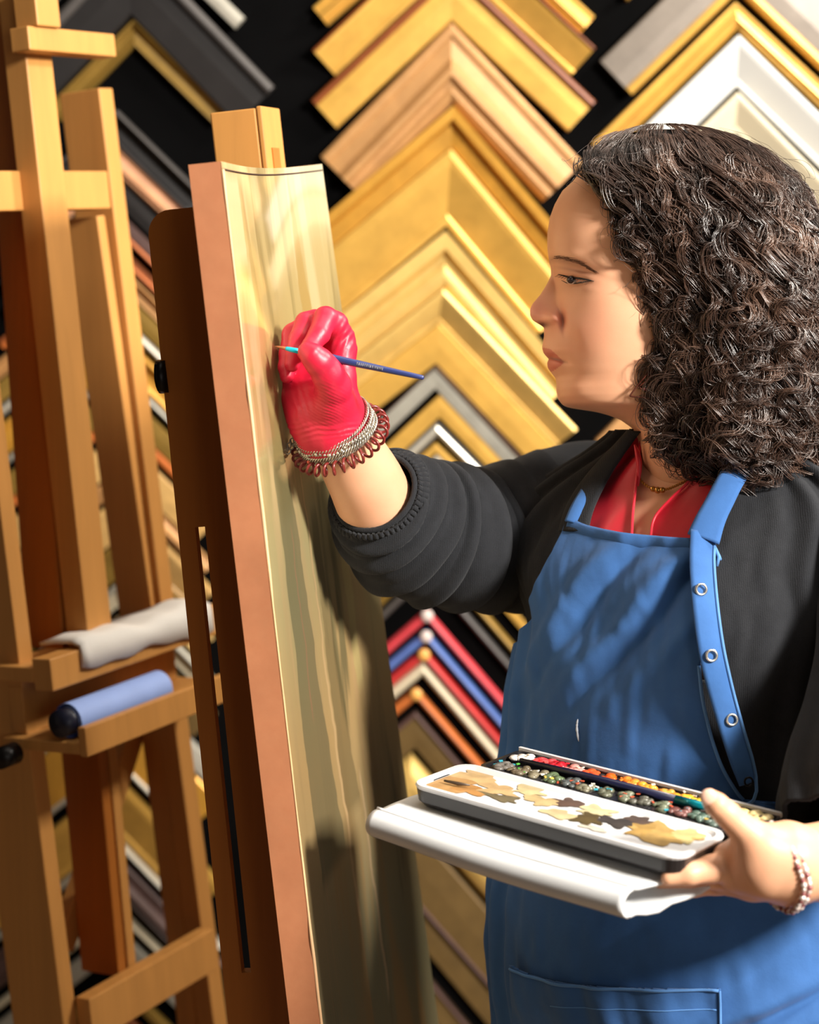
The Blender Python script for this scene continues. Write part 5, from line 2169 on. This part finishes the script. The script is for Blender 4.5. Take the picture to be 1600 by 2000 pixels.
for k, ((a, b), ru, rv, col) in enumerate(SM):
    x, y = bloc(a, b, zz)
    x1_, _ = bloc(a + ru, b + ru * .27, zz)
    rx = abs(x1_ - x) * .8
    _, y1_ = bloc(a, b - rv, zz)
    ry = max(abs(y1_ - y) * .95, .003)
    m = 40
    vs = [bp(x, y, zz + .0004 + k * .00002)]
    for i in range(m):
        a_ = 2 * PI * i / m
        r_ = 1 + .55 * float(N3(np.array([math.cos(a_) * 2.4 + k * 3]), np.array([math.sin(a_) * 2.4]), 1.0)[0]) * 2
        xx = min(max(x + rx * r_ * math.cos(a_), .008), LX - .008)
        yy = min(max(y + ry * r_ * math.sin(a_), .008), w1_ - .008)
        vs.append(bp(xx, yy, zz + .00005 + k * .00002))
    fs = [(0, 1 + i, 1 + (i + 1) % m) for i in range(m)]
    c_ = lin(col)
    o = mesh_obj('paint_smear', vs, fs, plain('mixed_paint', tuple(int(q * .84) for q in col), .35, var=.25, scale=60), pal)
# small dropped brush tip
mm = MB()
mm.tube([np.array(bp(*bloc(a, b, 0), .001)) for a, b in ((868, 1527), (895, 1533), (918, 1536))], [.0009, .0016, .0006], 8)
mm.build('paint_smear', plain('thick_dark_paint', (70, 56, 44), .4), pal, True)
# pans
rb = np.random.default_rng(21)
c_back = [(226, 214, 208), (224, 70, 66), (206, 34, 44), (226, 150, 130), (236, 84, 46), (240, 100, 30), (240, 120, 30), (244, 140, 34), (214, 150, 60), (246, 168, 30), (250, 196, 44), (250, 208, 70), (236, 216, 130), (222, 200, 130)]
c_front = [(110, 98, 88), (92, 84, 78), (128, 124, 104), (96, 94, 84), (84, 82, 78), (120, 108, 96), (88, 84, 80), (100, 98, 92), (76, 76, 74), (104, 96, 84), (94, 66, 54), (84, 96, 74), (90, 84, 74), (110, 96, 84)]
x0_, x1_ = XO + .004, LX + .006
NPN = 14
pwid = (x1_ - x0_) / NPN
hh = (y1 - y0)
for row, cols, ya, yb in ((0, c_front, y0 + .003, y0 + hh * .43), (1, c_back, y0 + hh * .62, y1 - .002)):
    for k in range(NPN):
        xa, xb = x0_ + k * pwid + .0006, x0_ + (k + 1) * pwid - .0006
        mm = MB()
        mm.box(B0_, BX, BY, BZ, (xa, xb), (ya, yb), (-.0055, -.0008), .0006)
        pan = mm.build('paint_pan', M['enamb'], pb)
        mm = MB()
        col = cols[k]
        for j in range(11):
            cx, cy = rb.uniform(xa + .002, xb - .002), rb.uniform(ya + .002, yb - .002)
            mm.ball(bp(cx, cy, -.0008 + rb.uniform(0, .0012)), rb.uniform(.0026, .0052), 4, (1, rb.uniform(.7, 1.2), rb.uniform(.35, .7)))
        cj = tuple(min(255, max(0, c + rb.uniform(-12, 12))) for c in col)
        mm.build('paint_block', plain('dried_paint', cj, .3, var=.2, scale=120, spec=.6), pan, True)
        mm = MB()
        sp = [(230, 224, 214), (200, 90, 60), (60, 170, 190), (90, 170, 70), (60, 50, 46), (226, 190, 90)][int(rb.integers(0, 6))] if row == 0 else [(240, 226, 206), (60, 50, 46), tuple(min(255, c + 20) for c in col)][int(rb.integers(0, 3))]
        for j in range(4):
            cx, cy = rb.uniform(xa, xb), rb.uniform(ya, yb)
            a_ = rb.uniform(0, PI)
            u_ = BX * math.cos(a_) + BY * math.sin(a_)
            v_ = -BX * math.sin(a_) + BY * math.cos(a_) + BZ * rb.uniform(-.2, .2)
            mm.box(bp(cx, cy, rb.uniform(.0005, .0022)), u_, v_, BZ, (-.0016, .0016), (-.0008, .0008), (-.0004, .0004))
        mm.build('paint_flake', plain('flaked_paint', sp, .35), pan)
# navy brush lying in the slot between the pans
yb_ = y0 + hh * .525
br2 = empty('paintbrush', bp(LX * .5, yb_, 0), 'navy handled paintbrush lying in the slot between the two rows of pans', 'paintbrush')
mm = MB(); mm.tube([bp(LX * .14, yb_ - .001, .0026), bp(LX * .4, yb_, .0028), bp(LX * .74, yb_, .0028)], [.0018, .0032, .0034], 12)
mm.build('handle', plain('dark_navy_lacquer', (24, 26, 52), .3), br2, True)
mm = MB(); mm.tube([bp(LX * .738, yb_, .0028), bp(LX * .86, yb_, .0028)], [.0036, .0032], 12)
mm.build('ferrule', plain('teal_metal', (12, 128, 142), .2, .4), br2, True)
mm = MB(); mm.tube([bp(LX * .858, yb_, .0028), bp(LX * .90, yb_, .0028), bp(LX * .935, yb_, .0026)], [.003, .003, .0006], 10)
mm.build('bristles', plain('sable', (70, 48, 34), .6), br2, True)

# --- white pad folded under the box: a sheet profile swept along the box's length
ZP = -.0185
prof = [(LY * .92, ZP - .004), (LY * .6, ZP - .001), (LY * .3, ZP), (.0, ZP), (-.012, ZP - .0003), (-.024, ZP - .001)]
c_y, c_z, R_ = -.026, ZP - .0115, .0108
for k in range(13):
    a = math.radians(78 + 180 * k / 12)
    prof.append((c_y + R_ * 1.15 * math.cos(a), c_z + R_ * math.sin(a)))
prof += [(.0, ZP - .023), (.04, ZP - .019), (LY * .6, ZP - .014), (LY * .9, ZP - .011)]
prof = spline(prof, 80)
xs = np.linspace(-.014, LX - .002, 50)
vs = []
for i, x in enumerate(xs):
    for j, (y, z) in enumerate(prof):
        t = x / LX
        vs.append(bp(x - .022 * min(max((.03 - y) / .05, 0), 1) * t, y + .004 * t, z - .0015 * math.sin(t * 5 + y * 30) * (abs(y) > .02) - .004 * t * (y < 0)))
o = mesh_obj('paper_pad', vs, grid_faces(len(xs), len(prof)), plain('white_paper', (216, 217, 218), .7, var=.03, scale=15))
o.modifiers.new('thick', 'SOLIDIFY').thickness = .0022
tag(o, 'white folded pad under the paint box, rolled at its front edge', 'pad')
# ================================================================ camera and light
cam = bpy.data.cameras.new('camera')
co = bpy.data.objects.new('camera', cam)
COL.objects.link(co)
co.matrix_world = Matrix([[RT[i], UP[i], -FW[i], CAM[i]] for i in range(3)] + [[0, 0, 0, 1]])
cam.sensor_fit = 'VERTICAL'
cam.sensor_height = 36
cam.lens = F / 2000 * 36
cam.clip_start = .05
cam.dof.use_dof = True
cam.dof.focus_distance = 1.56
cam.dof.aperture_fstop = 4.2
SC.camera = co


def area(name, loc, tgt, size, power, color, size_y=None, spread=None):
    l = bpy.data.lights.new(name, 'AREA')
    l.energy = power
    l.color = color
    l.shape = 'RECTANGLE' if size_y else 'SQUARE'
    l.size = size
    if size_y: l.size_y = size_y
    if spread: l.spread = math.radians(spread)
    o = bpy.data.objects.new(name, l)
    COL.objects.link(o)
    o.location = loc
    o.rotation_euler = (Vector(tgt) - Vector(loc)).to_track_quat('-Z', 'Y').to_euler()
    return o


area('key_lamp', (1.95, -.15, 2.62), (.05, 1.8, 1.2), .42, 215, (1, .95, .87))
area('overhead_fill', (.3, 1.7, 2.85), (.1, 1.7, 0), 1.2, 12, (1, .92, .80), 1.2)  # unseen soft fill from overhead, added to lift the shade
area('rear_lamp', (1.55, 1.85, 2.7), (-.4, 2.1, .9), .3, 52, (1, .93, .82))
area('front_fill', (1.4, -1.8, 1.75), (-.05, 1.7, .95), 1.2, 14, (1, .95, .88))  # added fill that brightens the face and the lower painting
w = bpy.data.worlds.new('world')
SC.world = w
w.use_nodes = True
w.node_tree.nodes['Background'].inputs[0].default_value = (1, .93, .84, 1)
w.node_tree.nodes['Background'].inputs[1].default_value = .11
SC.view_settings.view_transform = 'Standard'
SC.view_settings.look = 'None'
SC.view_settings.exposure = 0.0
SC.view_settings.gamma = 1
